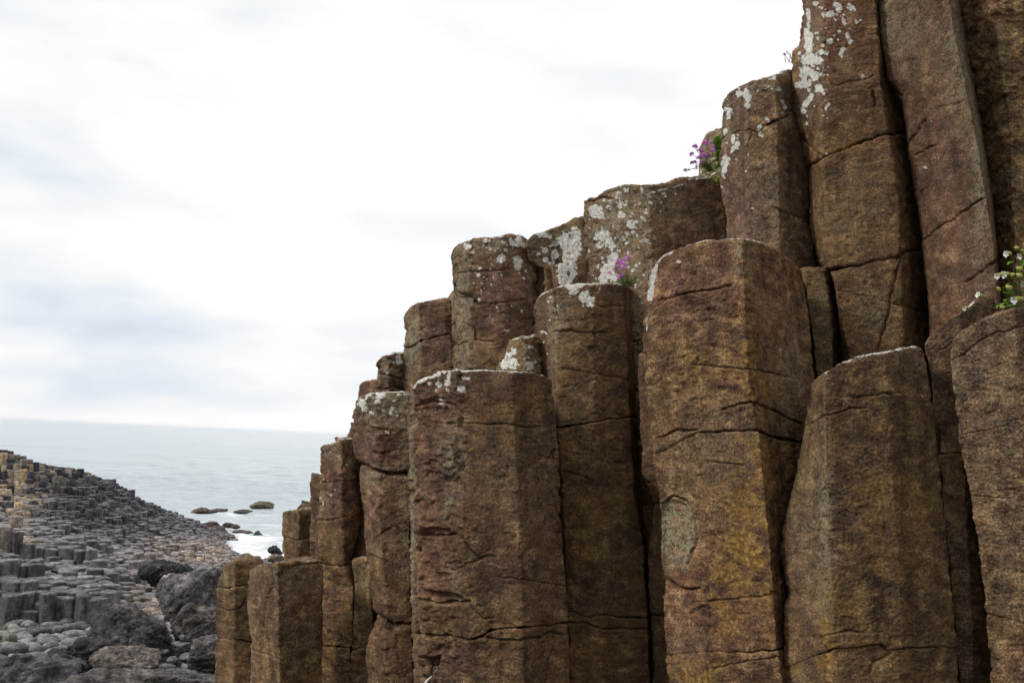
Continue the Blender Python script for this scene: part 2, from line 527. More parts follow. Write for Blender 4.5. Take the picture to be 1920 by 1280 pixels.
        edr[len(edv):len(edv)+nh] = hs*T/stepw*STEP; edr[-nh:] = hs[::-1]*T/stepw*STEP
        edl = [np.tile(edr, Vn)]
        # top cap
        Vs = [V]; Qs = [quads]; Ts = []; fr = [front]
        base = len(V)
        rim = ring[0]; cz = st.get('cz')
        cc = rim.mean(0).copy(); vz = rim[vis][:, 2]
        cc[2] = rim[:, 2].mean()-st.get('sag', 0)
        ncap = st.get('ncap', 12) if bi == 0 else 3
        prev = idx[0]
        for j in range(1, ncap+1):
            t = (j/(ncap+1))**1.5
            pr = rim+(cc-rim)*t
            Vs.append(pr); cur = base+np.arange(Un); base += Un
            Qs.append(np.stack([cur, prev, np.roll(prev, -1), np.roll(cur, -1)], -1)); prev = cur
            fr.append(vis & (j < 4) if bi == 0 else np.zeros(Un, bool)); edl.append(edr+4*j)
        Vs.append(cc[None]); Ts.append(np.stack([np.full(Un, base), prev, np.roll(prev, -1)], -1)); base += 1; fr.append([False])
        # bottom cap
        cb = ring[-1].mean(0)
        Vs.append(cb[None]); Ts.append(np.stack([np.full(Un, base), np.roll(idx[-1], -1), idx[-1]], -1)); fr.append([False])
        V = np.concatenate(Vs); Q = [np.concatenate(Qs), np.concatenate(Ts)]; front = np.concatenate(fr); st['_ed'] = np.concatenate(edl+[[99.0, 99.0]])
        N = vnormals(V, Q)
        px, py = project(V)
        jog = np.random.default_rng(st['seed']*10+bi).normal(size=3)*np.array([.003, .004, 0]) if bi else np.zeros(3)
        V2 = displace(V, N, px, py, st, front)+jog
        M = masks(V, px, py, st, front, N)
        if bi > 0: M[:, 0] = np.where(N[:, 2] > .4, M[:, 0]*.3, M[:, 0])
        bt = 1+.07*np.random.default_rng(st['seed']*31+bi).normal()
        if root is None:
            ctr = V[:, :2].mean(0)
            root = thing(name, label, 'rock column', (ctr[0], ctr[1], BASE_Z), group); root['kind'] = 'thing'
        o = np.array(root.location)
        me = mesh_np('block', V2-o, Q, {'mask': M, 'tone': np.tile(np.array([*(np.array(tone)*bt), st.get('grain', grn)])[None], (len(V2), 1))})
        link('block', me, ROCK, root)
        n_tri += len(Q[0])*2+len(Q[1])
    cols[key] = root
    return root


# --- the front row -----------------------------------------------------------
column('C', 'biggest column, with a domed top and a pale scar low on its left corner',
    [([(1207, 560), (1206, 640), (1211, 740), (1222, 812), (1226, 850), (1234, 930), (1241, 960), (1241, 1050), (1250, 1085), (1246, 1120), (1250, 1225), (1255, 1300)], 3.12),
     ([(1300, 450), (1310, 800), (1340, 1300)], 3.02),
     ([(1392, 450), (1401, 630), (1409, 739), (1422, 810), (1433, 900), (1443, 1000), (1452, 1100), (1458, 1210), (1472, 1300)], 2.93),
     ([(1500, 500), (1515, 600), (1524, 680), (1527, 720), (1530, 1300)], 3.16)],
    [(1200, 575), (1207, 540), (1216, 508), (1238, 476), (1290, 455), (1340, 448), (1390, 445), (1420, 450), (1450, 462), (1490, 488), (1506, 520)],
    [[(1200, 852), (1226, 850), (1258, 838), (1285, 822), (1310, 810), (1360, 808), (1420, 806), (1448, 818), (1500, 828)],
     [(1240, 1232), (1258, 1230), (1300, 1224), (1340, 1221), (1400, 1223), (1462, 1219), (1480, 1216)]],
    T=.34, r=.03, rough=.26, tone=(1.10, 1.0, .96), grain=1.15, ochre0=0.04, toplich=.45,
    roughz=[(1330, 640, 110, 160, .3)],
    cracks=[(2.2, .012, [(1232, 822), (1270, 808), (1310, 806)]), (1.8, .010, [(1345, 772), (1405, 752), (1450, 768), (1505, 797)]),
            (2.0, .012, [(1232, 562), (1290, 548), (1350, 540), (1374, 535)]), (1.6, .007, [(1290, 683), (1410, 692), (1480, 706)]),
            (2.2, .016, [(1250, 1086), (1275, 1100), (1296, 1106), (1312, 1100)]), (1.6, .006, [(1330, 865), (1400, 872)]),
            (1.6, .006, [(1300, 1130), (1380, 1122), (1455, 1116)]), (1.6, .006, [(1330, 1255), (1400, 1240), (1465, 1232)]),
            (2.4, .014, [(1240, 945), (1262, 932), (1285, 938), (1302, 968), (1305, 1010), (1290, 1060)])],
    chips=[([(1236, 940), (1262, 933), (1286, 942), (1300, 975), (1300, 1020), (1284, 1065), (1236, 1070)], .012, 8),
           ([(1290, 1150), (1345, 1118), (1370, 1135), (1330, 1170)], .006, 5)],
    lich=[([(1218, 560), (1222, 525), (1232, 490)], 7), ([(1232, 490), (1260, 466), (1320, 450)], 2.2), ([(1320, 450), (1390, 446), (1440, 458)], 1.6), ([(1270, 490)], 4), ([(1255, 474)], 5), ([(1214, 590), (1212, 620)], 2)],
    ochre=[(1412, 880, 44, 330, 1.0), (1385, 1010, 60, 190, .8), (1345, 1130, 55, 110, .9), (1310, 1270, 110, 50, 1.1), (1440, 1060, 22, 240, .5), (1340, 690, 90, 120, .25), (1398, 560, 14, 150, .35)],
    red=[(1300, 540, 130, 130, .7), (1300, 1140, 90, 160, .45), (1450, 560, 60, 120, .3)],
    pale=[(1268, 1000, 40, 75, 2.2), (1340, 850, 120, 130, .3), (1392, 480, 22, 60, .7), (1480, 700, 45, 120, .45), (1270, 1200, 50, 80, .25)], seed=1)

column('B', 'broad column in front on the right with a slanting top and a thin white rim',
    [([(1522, 715), (1512, 770), (1503, 830), (1490, 900), (1474, 970), (1465, 1015), (1463, 1045), (1470, 1085), (1477, 1112), (1470, 1140), (1470, 1240), (1478, 1300)], 2.86),
     ([(1546, 715), (1549, 850), (1555, 1000), (1560, 1120), (1564, 1300)], 2.74),
     ([(1660, 660), (1700, 1300)], 2.74),
     ([(1731, 648), (1750, 760), (1764, 900), (1778, 1050), (1802, 1300)], 2.80)],
    [(1515, 722), (1524, 712), (1545, 698), (1575, 680), (1605, 668), (1640, 662), (1690, 654), (1726, 648), (1740, 652)],
    [[(1465, 1258), (1480, 1250), (1520, 1232), (1560, 1218), (1620, 1212), (1650, 1207), (1668, 1218), (1720, 1214), (1800, 1212)]],
    T=.32, r=.02, rough=.14, ochre0=0.05, toplich=.6,
    cracks=[(1.7, .008, [(1508, 797), (1545, 778), (1600, 765), (1622, 762)]), (1.6, .005, [(1600, 745), (1700, 735)]),
            (1.8, .010, [(1650, 1208), (1672, 1225), (1640, 1240), (1630, 1265)]), (1.6, .006, [(1540, 1195), (1570, 1183), (1620, 1185)]),
            (2.2, .012, [(1731, 660), (1722, 690), (1718, 700)]), (1.6, .004, [(1500, 960), (1520, 990), (1560, 1010)])],
    lich=[([(1523, 712), (1545, 698), (1580, 679)], 3.5), ([(1580, 680), (1640, 663), (1726, 650)], 1.5), ([(1626, 668)], 2.5)],
    ochre=[(1550, 1230, 26, 90, .9), (1660, 900, 100, 230, .4), (1620, 1100, 80, 130, .4), (1550, 1130, 14, 110, .6), (1500, 1260, 50, 40, .6), (1690, 1250, 120, 60, .25)],
    red=[(1500, 1080, 40, 140, .5), (1600, 740, 90, 60, .25)],
    pale=[(1548, 980, 18, 220, .65), (1510, 1000, 36, 260, .2), (1500, 1270, 40, 40, .4), (1660, 1255, 40, 30, .25)], seed=2)

column('A', 'grey speckled column cut off by the right picture edge, below the white campion',
    [([(1782, 640), (1790, 740), (1800, 830), (1815, 900), (1832, 1000), (1845, 1100), (1862, 1300)], 2.74),
     ([(1900, 575), (1980, 1300)], 2.66),
     ([(2080, 560), (2150, 1300)], 2.76)],
    [(1776, 650), (1786, 632), (1802, 614), (1828, 600), (1860, 586), (1920, 574), (2100, 560)],
    [[(1780, 824), (1806, 815), (1850, 806), (1890, 796), (1920, 782), (2100, 760)],
     [(1830, 1140), (1850, 1148), (1880, 1156), (1920, 1166), (2140, 1180)]],
    T=.36, r=.025, rough=.25, facet=1.0, tone=(.96, .93, .96), grain=1.2, gap=1.6, jr=.004, toplich=.0,
    cracks=[(1.6, .006, [(1780, 680), (1800, 668), (1850, 630), (1920, 612)]), (1.5, .004, [(1820, 930), (1900, 935)])],
    pale=[(1860, 800, 120, 400, .28), (1790, 700, 14, 80, .4)], ochre=[(1850, 1060, 70, 230, .3)], ochre0=0.02, seed=3)

column('A2', 'narrow brown column face squeezed behind the right edge column, beside the long black crack',
    [([(1734, 645), (1752, 740), (1766, 900), (1780, 1050), (1804, 1300)], 2.86),
     ([(1800, 580), (1830, 1300)], 2.84),
     ([(1870, 560), (1930, 1300)], 2.98)],
    [(1730, 650), (1738, 634), (1760, 612), (1778, 600), (1812, 578), (1845, 558), (1880, 556)],
    [[(1740, 851), (1790, 849), (1860, 846)]], T=.3, r=.02, rough=.2, facet=1.0, gap=1.4, jr=.003, ochre0=0.09, toplich=.35,
    cracks=[(1.6, .006, [(1760, 660), (1790, 640), (1840, 620)])], lich=[([(1812, 578)], 3)], ochre=[(1800, 1040, 50, 220, .4)], seed=4)

column('E', 'wide front column left of centre with a white lichen lip and a rough left half',
    [([(766, 745), (769, 850), (771, 1000), (773, 1150), (776, 1300)], 3.50),
     ([(775, 735), (776, 850), (779, 1000), (786, 1100), (792, 1200), (796, 1300)], 3.30),
     ([(862, 700), (866, 850), (868, 1000), (885, 1150), (890, 1300)], 3.22),
     ([(960, 695), (975, 1000), (985, 1300)], 3.20),
     ([(1034, 706), (1042, 780), (1048, 860), (1053, 990), (1064, 1120), (1073, 1300)], 3.28)],
    [(764, 745), (774, 724), (790, 710), (820, 699), (860, 693), (905, 692), (950, 694), (1000, 699), (1026, 705), (1036, 712)],
    [[(766, 1188), (790, 1186), (806, 1192), (840, 1190), (858, 1197), (888, 1199), (905, 1192), (925, 1181), (960, 1177), (1030, 1172), (1068, 1166)]],
    T=.36, r=.02, rough=.20, tone=(.92, .9, .92), grain=.9, toplich=.7, ochre0=0.03,
    roughz=[(815, 900, 62, 340, 1.0), (830, 1240, 60, 60, .7)],
    cracks=[(2.0, .012, [(905, 1193), (930, 1197), (960, 1200), (1015, 1195), (1030, 1187), (1066, 1189)]),
            (2.6, .022, [(788, 1003), (815, 1003), (838, 1004), (855, 1000)]), (2.4, .018, [(792, 1122), (815, 1128), (850, 1130), (880, 1126)]),
            (1.6, .009, [(858, 1000), (878, 1025), (898, 1046), (930, 1042)]), (1.5, .006, [(898, 1046), (868, 1062), (845, 1070)]),
            (1.6, .007, [(878, 1132), (905, 1158), (925, 1158)]), (1.7, .006, [(780, 790), (900, 795), (1030, 800)]),
            (1.6, .005, [(930, 1080), (1000, 1090), (1060, 1100)]), (1.7, .008, [(1045, 1190), (1030, 1240), (1020, 1290)]),
            (2.2, .012, [(780, 762), (810, 752), (850, 758), (870, 780)])],
    chips=[([(1022, 858), (1034, 846), (1052, 836), (1054, 866), (1036, 862)], .02, 5), ([(1040, 998), (1050, 992), (1060, 985), (1060, 1012)], .02, 5),
           ([(795, 1100), (860, 1112), (880, 1136), (800, 1128)], .022, 9), ([(790, 1232), (828, 1226), (820, 1262), (800, 1276), (790, 1276)], .05, 8),
           ([(790, 985), (848, 990), (850, 1004), (790, 1008)], .02, 6)],
    lich=[([(776, 724), (800, 708), (830, 700)], 6), ([(830, 700), (870, 694), (905, 692)], 4), ([(905, 692), (1000, 699)], 1.3), ([(824, 721)], 6), ([(842, 718)], 7), ([(867, 730)], 7), ([(846, 704)], 7),
          ([(843, 732)], 5), ([(825, 753)], 6), ([(820, 732)], 4), ([(812, 766)], 3), ([(858, 706), (880, 710)], 4), ([(806, 720)], 4), ([(803, 1255), (803, 1276)], 6)],
    ochre=[(960, 800, 90, 130, .3), (930, 890, 90, 80, .3)],
    red=[(815, 880, 80, 260, .85), (840, 1240, 80, 50, .8), (970, 1100, 100, 90, .35), (960, 730, 90, 60, .4), (830, 1080, 60, 100, .6)],
    pale=[(850, 850, 34, 90, .55), (772, 1000, 8, 300, .9), (842, 945, 14, 40, .5), (980, 860, 100, 160, .12), (850, 1090, 14, 60, .4)], seed=5)

column('D', 'tall slender column between the two biggest columns, lichen blots under its flat rim',
    [([(1000, 580), (1001, 640), (1008, 700), (1012, 760), (1040, 1300)], 3.74),
     ([(1036, 540), (1044, 640), (1047, 800), (1060, 1000), (1072, 1300)], 3.62),
     ([(1110, 535), (1117, 900), (1122, 1050), (1140, 1300)], 3.60),
     ([(1167, 540), (1178, 700), (1184, 800), (1190, 920), (1206, 1010), (1216, 1150), (1222, 1300)], 3.63),
     ([(1184, 545), (1194, 700), (1199, 830), (1202, 920), (1214, 1010), (1220, 1140), (1226, 1300)], 3.80)],
    [(998, 590), (1003, 566), (1012, 550), (1026, 541), (1050, 534), (1080, 531), (1130, 530), (1172, 532), (1186, 542)],
    [[(1000, 804), (1045, 801), (1090, 796), (1120, 790), (1190, 780)],
     [(1050, 1146), (1075, 1146), (1095, 1156), (1140, 1153), (1180, 1158), (1226, 1156)]],
    T=.32, r=.02, rough=.18, tone=(.94, .92, .9), grain=.85, gap=1.6, jr=.005, toplich=.6, ochre0=0.04,
    roughz=[(1080, 600, 90, 60, .4)],
    cracks=[(2.0, .012, [(1068, 1166), (1100, 1168), (1125, 1178), (1180, 1178), (1222, 1178)]), (1.6, .007, [(1055, 884), (1090, 890), (1112, 902)]),
            (1.8, .009, [(1036, 622), (1060, 620), (1105, 624), (1140, 622)]), (1.5, .005, [(1050, 690), (1110, 700), (1180, 712)]), (1.6, .006, [(1120, 576), (1165, 574)]),
            (1.6, .007, [(1100, 1160), (1102, 1176)])],
    lich=[([(1008, 556), (1030, 541)], 4), ([(1035, 538), (1165, 531)], 1.8), ([(1074, 541)], 13), ([(1070, 534), (1088, 536)], 8), ([(1095, 556)], 10), ([(1106, 563)], 9), ([(1102, 548)], 5), ([(1110, 574)], 4), ([(1120, 540)], 3), ([(1105, 571)], 6), ([(1122, 541)], 4),
          ([(1015, 622)], 3), ([(1029, 600)], 2.2), ([(1004, 575)], 3), ([(1012, 655)], 2.5)],
    lichz=[(1018, 640, 14, 45, 18, .8, 3), (1070, 560, 50, 25, 20, .8, 3)],
    ochre=[(1090, 1050, 50, 130, .7), (1110, 720, 70, 110, .25), (1100, 940, 60, 100, .3), (1100, 1240, 60, 60, .35)],
    red=[(1120, 720, 80, 60, .35), (1026, 680, 20, 50, .6), (1150, 590, 50, 60, .3)],
    pale=[(1050, 580, 40, 60, .5), (1120, 790, 60, 120, .15), (1040, 620, 16, 120, .5)], seed=6)

column('F', 'lichen-topped column whose tapered upper block rests on a squat lower block',
    [([(668, 745), (664, 790), (664, 830), (672, 870), (678, 920), (683, 960), (684, 1030), (688, 1080), (700, 1140), (708, 1160), (690, 1195), (686, 1230), (692, 1300)], 4.06),
     ([(705, 740), (712, 1000), (722, 1100), (728, 1300)], 3.98),
     ([(771, 738), (769, 1000), (774, 1200), (776, 1300)], 3.98)],
    [(664, 752), (672, 744), (700, 738), (735, 737), (775, 736)],
    [[(660, 868), (684, 870), (700, 882), (730, 888), (775, 886)],
     [(680, 1148), (704, 1150), (722, 1162), (742, 1171), (780, 1168)]],
    T=.34, r=.02, rough=.38, gap=4.5, jr=.016, toplich=.5,
    roughz=[(710, 820, 70, 70, .4)],
    cracks=[(1.8, .012, [(686, 880), (704, 880), (735, 889), (772, 884)]), (1.6, .008, [(715, 850), (745, 842)]), (1.7, .008, [(700, 1010), (740, 985), (758, 1000)]), (1.6, .006, [(690, 1040), (730, 1055)])],
    lich=[([(680, 755)], 9), ([(690, 746), (720, 742)], 6), ([(686, 765)], 6), ([(708, 754)], 6), ([(735, 765), (733, 775)], 5), ([(720, 770)], 2.5), ([(745, 741), (768, 740)], 2), ([(724, 809), (728, 812)], 3)],
    lichz=[(715, 765, 50, 25, 30, .8, 4)],
    ochre=[(725, 1090, 50, 90, .7), (735, 1240, 50, 60, .5), (740, 930, 40, 50, .25)],
    red=[(690, 850, 50, 70, .6), (740, 820, 40, 40, .3), (720, 960, 30, 60, .3)],
    pale=[(755, 920, 16, 190, .6), (735, 760, 50, 50, .7), (700, 890, 40, 30, .5), (700, 800, 40, 50, .3)], seed=7)

column('Fs', 'thin pale sliver of column wedged in the gap beside the widest front column',
    [([(768, 820), (770, 900), (772, 1050), (777, 1200), (790, 1300)], 3.96), ([(778, 815), (780, 900), (785, 1100), (790, 1200), (800, 1300)], 3.90)],
    [(760, 822), (770, 818), (800, 816)],
    [[(760, 1165), (800, 1162)]],
    T=.2, r=.01, rough=.4, pale0=.7, ochre0=0.06, lich=[], seed=8)

column('H', 'column with a rusty tapered upper block near the left end of the cliff',
    [([(602, 836), (600, 900), (597, 960), (599, 1030), (605, 1060), (604, 1180), (606, 1300)], 4.58),
     ([(640, 826), (645, 1050), (662, 1100), (660, 1300)], 4.50),
     ([(667, 822), (668, 900), (674, 960), (671, 1000), (657, 1050), (663, 1056), (664, 1130), (648, 1200), (664, 1300)], 4.54)],
    [(598, 842), (606, 834), (640, 825), (668, 820)],
    [[(590, 1056), (620, 1058), (650, 1060), (680, 1056)], [(590, 1210), (640, 1214), (665, 1213)]],
    T=.34, r=.02, rough=.5, toplich=.3,
    cracks=[(1.7, .008, [(600, 974), (625, 974), (648, 968)]), (1.7, .008, [(600, 905), (635, 902), (650, 900)])],
    lich=[([(620, 832), (636, 827)], 1.8), ([(645, 823), (658, 822)], 2)],
    lichz=[(635, 850, 34, 30, 26, .6, 2.6), (612, 925, 20, 36, 26, .8, 3.4)],
    red=[(630, 900, 50, 100, .8), (620, 1110, 40, 60, .4)], ochre=[(625, 1010, 50, 50, .35), (630, 1200, 50, 100, .4)], ochre0=0.03, pale=[(640, 850, 40, 30, .3), (600, 960, 8, 60, .5)], seed=9)

column('H2', 'dark narrow lower column standing between the rusty tapered column and the squat block',
    [([(660, 1048), (664, 1100), (663, 1200), (655, 1260), (650, 1300)], 4.40), ([(688, 1050), (694, 1110), (700, 1170), (702, 1300)], 4.34), ([(712, 1050), (722, 1300)], 4.5)],
    [(650, 1058), (662, 1048), (680, 1045), (720, 1048)], [[(640, 1216), (665, 1218), (690, 1216), (720, 1214)]],
    T=.26, r=.02, rough=.35, toplich=.1, chips=[([(676, 1225), (692, 1222), (694, 1250), (668, 1276), (664, 1272)], .02, 6)],
    ochre=[(670, 1250, 30, 50, .3)], pale=[(680, 1080, 24, 36, .4)], seed=10)

column('I', 'short front column near the seaward foot of the cliff with a chipped corner',
    [([(466, 1068), (463, 1110), (464, 1150), (470, 1200), (470, 1300)], 4.22),
     ([(520, 1060), (522, 1150), (525, 1300)], 4.08),
     ([(606, 1052), (606, 1150), (603, 1300)], 4.16)],
    [(462, 1074), (470, 1064), (484, 1057), (520, 1056), (560, 1053), (610, 1051)],
    [], T=.2, r=.014, rough=.2, toplich=-.5, ncap=14, sag=.03,
    cracks=[(1.7, .008, [(514, 1085), (505, 1115), (498, 1140), (493, 1190)]), (1.5, .006, [(470, 1218), (500, 1228), (522, 1236)]), (1.5, .005, [(470, 1140), (495, 1160)])],
    chips=[([(516, 1078), (532, 1062), (560, 1052), (608, 1050), (606, 1058), (560, 1068), (530, 1090), (522, 1090)], .018, 8)],
    lich=[([(488, 1056), (540, 1053)], 1.2)],
    ochre=[(500, 1200, 40, 130, .45), (560, 1150, 60, 160, .15)], red=[(490, 1150, 36, 100, .5)], pale=[(560, 1090, 50, 40, .35), (468, 1200, 6, 90, .7), (522, 1070, 60, 14, .3)], seed=11)

column('J', 'leftmost column of the cliff, low and rounded, standing over the dark boulders',
    [([(416, 1062), (410, 1085), (406, 1110), (406, 1180), (405, 1300)], 4.72), ([(440, 1052), (440, 1300)], 4.64), ([(496, 1050), (500, 1300)], 4.66)],
    [(408, 1075), (414, 1060), (430, 1052), (455, 1050), (500, 1048)],
    [[(400, 1102), (420, 1102), (470, 1096)], [(400, 1198), (430, 1196), (470, 1204)]],
    T=.22, r=.03, rough=.3, toplich=-.3, gap=1.4, ncap=14, sag=.03,
    cracks=[(1.6, .006, [(407, 1135), (430, 1146), (452, 1140), (462, 1120)])],
    ochre=[(435, 1240, 40, 60, .5), (440, 1150, 30, 60, .25)], ochre0=0.04, pale=[(415, 1085, 20, 30, .4)], red=[(440, 1220, 30, 60, .3)], seed=12)

# --- the second row ----------------------------------------------------------
column('K', 'small square-topped column on the sea side behind the low front column',
    [([(528, 960), (529, 1000), (530, 1060), (530, 1300)], 5.10), ([(560, 955), (560, 1300)], 5.02), ([(600, 950), (602, 1300)], 5.05)],
    [(524, 964), (530, 957), (550, 955), (602, 952)], [], T=.2, r=.015, rough=.3, toplich=-.1, sag=.02,
    cracks=[(1.5, .006, [(530, 1006), (560, 1012), (596, 1008)])], ochre0=0.04, pale=[(560, 955, 40, 10, .5)], lichz=[(575, 958, 22, 5, 8, .6, 2)], seed=13)
column('K2', 'thin short column peeping out just above the small square-topped column',
    [([(555, 948), (556, 1000)], 5.35), ([(590, 944), (592, 1000)], 5.3)], [(553, 950), (562, 945), (600, 942)], [], T=.26, r=.015, rough=.3, toplich=-.1, red0=.3, seed=14)
column('K3', 'narrow upright column against the sea, left of the rusty tapered column',
    [([(582, 900), (580, 940), (580, 1000), (580, 1060)], 4.98), ([(612, 890), (612, 1060)], 4.9)], [(578, 904), (586, 895), (598, 891), (615, 890)], [], T=.28, r=.015, rough=.35, toplich=-.1, red0=.45, seed=15)
column('L', 'small brown step of rock left of the stubby lichen-dabbed column',
    [([(674, 718), (671, 745), (668, 800)], 4.62), ([(715, 712), (715, 800)], 4.56)], [(672, 722), (680, 715), (700, 711), (720, 711)], [], T=.26, r=.01, rough=.4, red0=.35, toplich=-.2, seed=16)
column('L2', 'little rounded knob of rock at the sea-side foot of the lichen-topped tapered column',
    [([(655, 800), (652, 815), (651, 860)], 4.75), ([(680, 792), (682, 860)], 4.7)], [(652, 806), (658, 796), (668, 792), (684, 792)], [], T=.22, r=.02, rough=.4, red0=.4, toplich=-.2, seed=17)
column('N', 'stubby layered column with one bright lichen dab on its top right',
    [([(704, 684), (708, 710), (706, 740), (706, 800)], 4.46), ([(728, 670), (728, 800)], 4.38), ([(760, 662), (764, 800)], 4.42)],
    [(702, 688), (706, 678), (716, 668), (740, 662), (764, 662)], [], T=.3, r=.025, rough=.9,
    cracks=[(2, .015, [(708, 700), (730, 705), (756, 712)]), (2, .012, [(706, 730), (735, 724), (756, 728)])],
    lich=[([(742, 668), (748, 680)], 7), ([(738, 678)], 5), ([(727, 700)], 3), ([(744, 666)], 6)], red=[(735, 710, 30, 40, .6)], toplich=.3, pale=[(722, 690, 20, 30, .5)], lichz=[(730, 690, 20, 26, 10, .6, 2)], seed=18)
column('O', 'dark plum-brown column with rounded shoulders behind the white-lipped front column',
    [([(754, 592), (756, 620), (754, 640), (757, 680), (758, 800)], 4.36), ([(786, 566), (790, 800)], 4.24), ([(846, 560), (848, 800)], 4.22)],
    [(750, 600), (756, 584), (766, 572), (785, 565), (815, 562), (835, 557), (850, 560)],
    [[(750, 652), (775, 648), (790, 640), (850, 622)]], T=.34, r=.035, rough=.5, jr=.004, gap=1.4, toplich=-.1,
    lichz=[(800, 620, 40, 50, 22, .5, 1.8)], red=[(815, 650, 50, 90, .9)], pale=[(770, 640, 26, 80, .8)], seed=19)
column('P', 'thick upright column on the skyline peppered with round white lichen spots',
    [([(848, 472), (847, 510), (850, 560), (848, 600), (850, 700)], 4.08), ([(880, 445), (884, 700)], 3.94), ([(940, 440), (950, 700)], 3.92), ([(999, 452), (1004, 520), (1008, 600), (1010, 720)], 3.98)],
    [(845, 480), (850, 462), (866, 450), (884, 443), (930, 440), (955, 438), (980, 442), (1002, 454)],
    [], T=.36, r=.04, rough=.75, toplich=.1,
    cracks=[(1.8, .010, [(852, 512), (900, 508), (960, 505)]), (2, .012, [(862, 548), (885, 560), (905, 572)]), (1.8, .01, [(852, 650), (880, 636), (930, 640)]), (1.7, .008, [(884, 572), (940, 566), (990, 560)])],
    chips=[([(862, 545), (885, 550), (905, 572), (876, 576), (864, 562)], .02, 6), ([(870, 600), (895, 618), (898, 640), (864, 634)], .018, 6)],
    lich=[([(940, 484)], 9.5), ([(970, 488)], 10), ([(970, 500)], 7), ([(918, 483)], 4), ([(886, 473)], 4), ([(942, 516)], 4.5), ([(898, 516)], 4), ([(900, 504)], 3.5), ([(932, 576), (936, 582)], 4.5), ([(975, 583)], 3.5), ([(973, 512)], 3.5),
          ([(960, 456), (980, 460)], 7), ([(972, 449)], 6), ([(876, 462)], 7), ([(910, 450)], 5), ([(898, 563)], 4), ([(905, 532)], 2.5)],
    lichz=[(925, 500, 70, 55, 60, .6, 2.8), (925, 580, 60, 60, 45, .6, 2.8), (925, 460, 60, 16, 26, 1, 5)],
    red=[(930, 560, 90, 140, .8)], pale=[(866, 580, 20, 130, .8), (900, 460, 60, 22, .6), (880, 670, 40, 30, .3)], seed=20)
column('Rk', 'small lichen-crusted stone block tucked beside the slender column above the white-lipped top',
    [([(928, 700), (938, 680), (948, 655), (956, 640), (956, 600)][::-1], 3.72), ([(985, 632), (988, 760)], 3.66), ([(1012, 628), (1016, 760)], 3.7)],
    [(950, 640), (958, 636), (975, 631), (1000, 629), (1014, 628)], [], T=.2, r=.015, rough=.9, toplich=.6,
    lich=[([(950, 672), (962, 660)], 9), ([(945, 688), (955, 680)], 9), ([(965, 678)], 8), ([(992, 686)], 8), ([(990, 650)], 4), ([(992, 660)], 4), ([(975, 635)], 4), ([(962, 636), (1000, 630)], 2.4), ([(950, 690), (968, 690)], 4)],
    lichz=[(972, 665, 34, 34, 40, 1, 4)], pale0=.3, seed=21)
column('Q', 'lichen-crusted block with a wedge-shaped overhang between the spotted column and the grey-faced column',
    [([(986, 448), (988, 470), (994, 490), (1008, 497), (1020, 500)], 3.93), ([(1040, 430), (1045, 520)], 3.96), ([(1100, 405), (1102, 560)], 3.94)],
    [(986, 450), (996, 440), (1008, 434), (1020, 431), (1045, 424), (1070, 418), (1084, 408), (1102, 406)],
    [], T=.3, r=.025, rough=.5, toplich=.4,
    lich=[([(1060, 450), (1072, 470), (1066, 500), (1060, 520)], 16), ([(1078, 430), (1080, 460)], 11), ([(1010, 440), (1030, 446)], 7), ([(1040, 478)], 9), ([(1020, 470)], 6), ([(1022, 488)], 6), ([(1054, 505), (1050, 524)], 9), ([(1030, 458), (1045, 455)], 7), ([(1030, 494)], 4)],
    lichz=[(1045, 460, 50, 40, 70, 1, 5)], red0=.3, pale0=.25, seed=22)
column('Q2', 'dark brown wedge of rock under the lichen-crusted overhang',
    [([(991, 508), (994, 530), (1003, 560), (1008, 620)], 4.0), ([(1050, 492), (1052, 640)], 3.92), ([(1100, 480), (1102, 640)], 3.93)],
    [(986, 508), (1000, 502), (1020, 498), (1050, 495), (1102, 490)], [], T=.25, r=.01, rough=.3, red0=.4, toplich=-.3,
    lich=[([(1058, 500), (1056, 530)], 11), ([(1075, 500), (1070, 524)], 9)], lichz=[(1060, 515, 24, 24, 20, 1, 4)], seed=23)
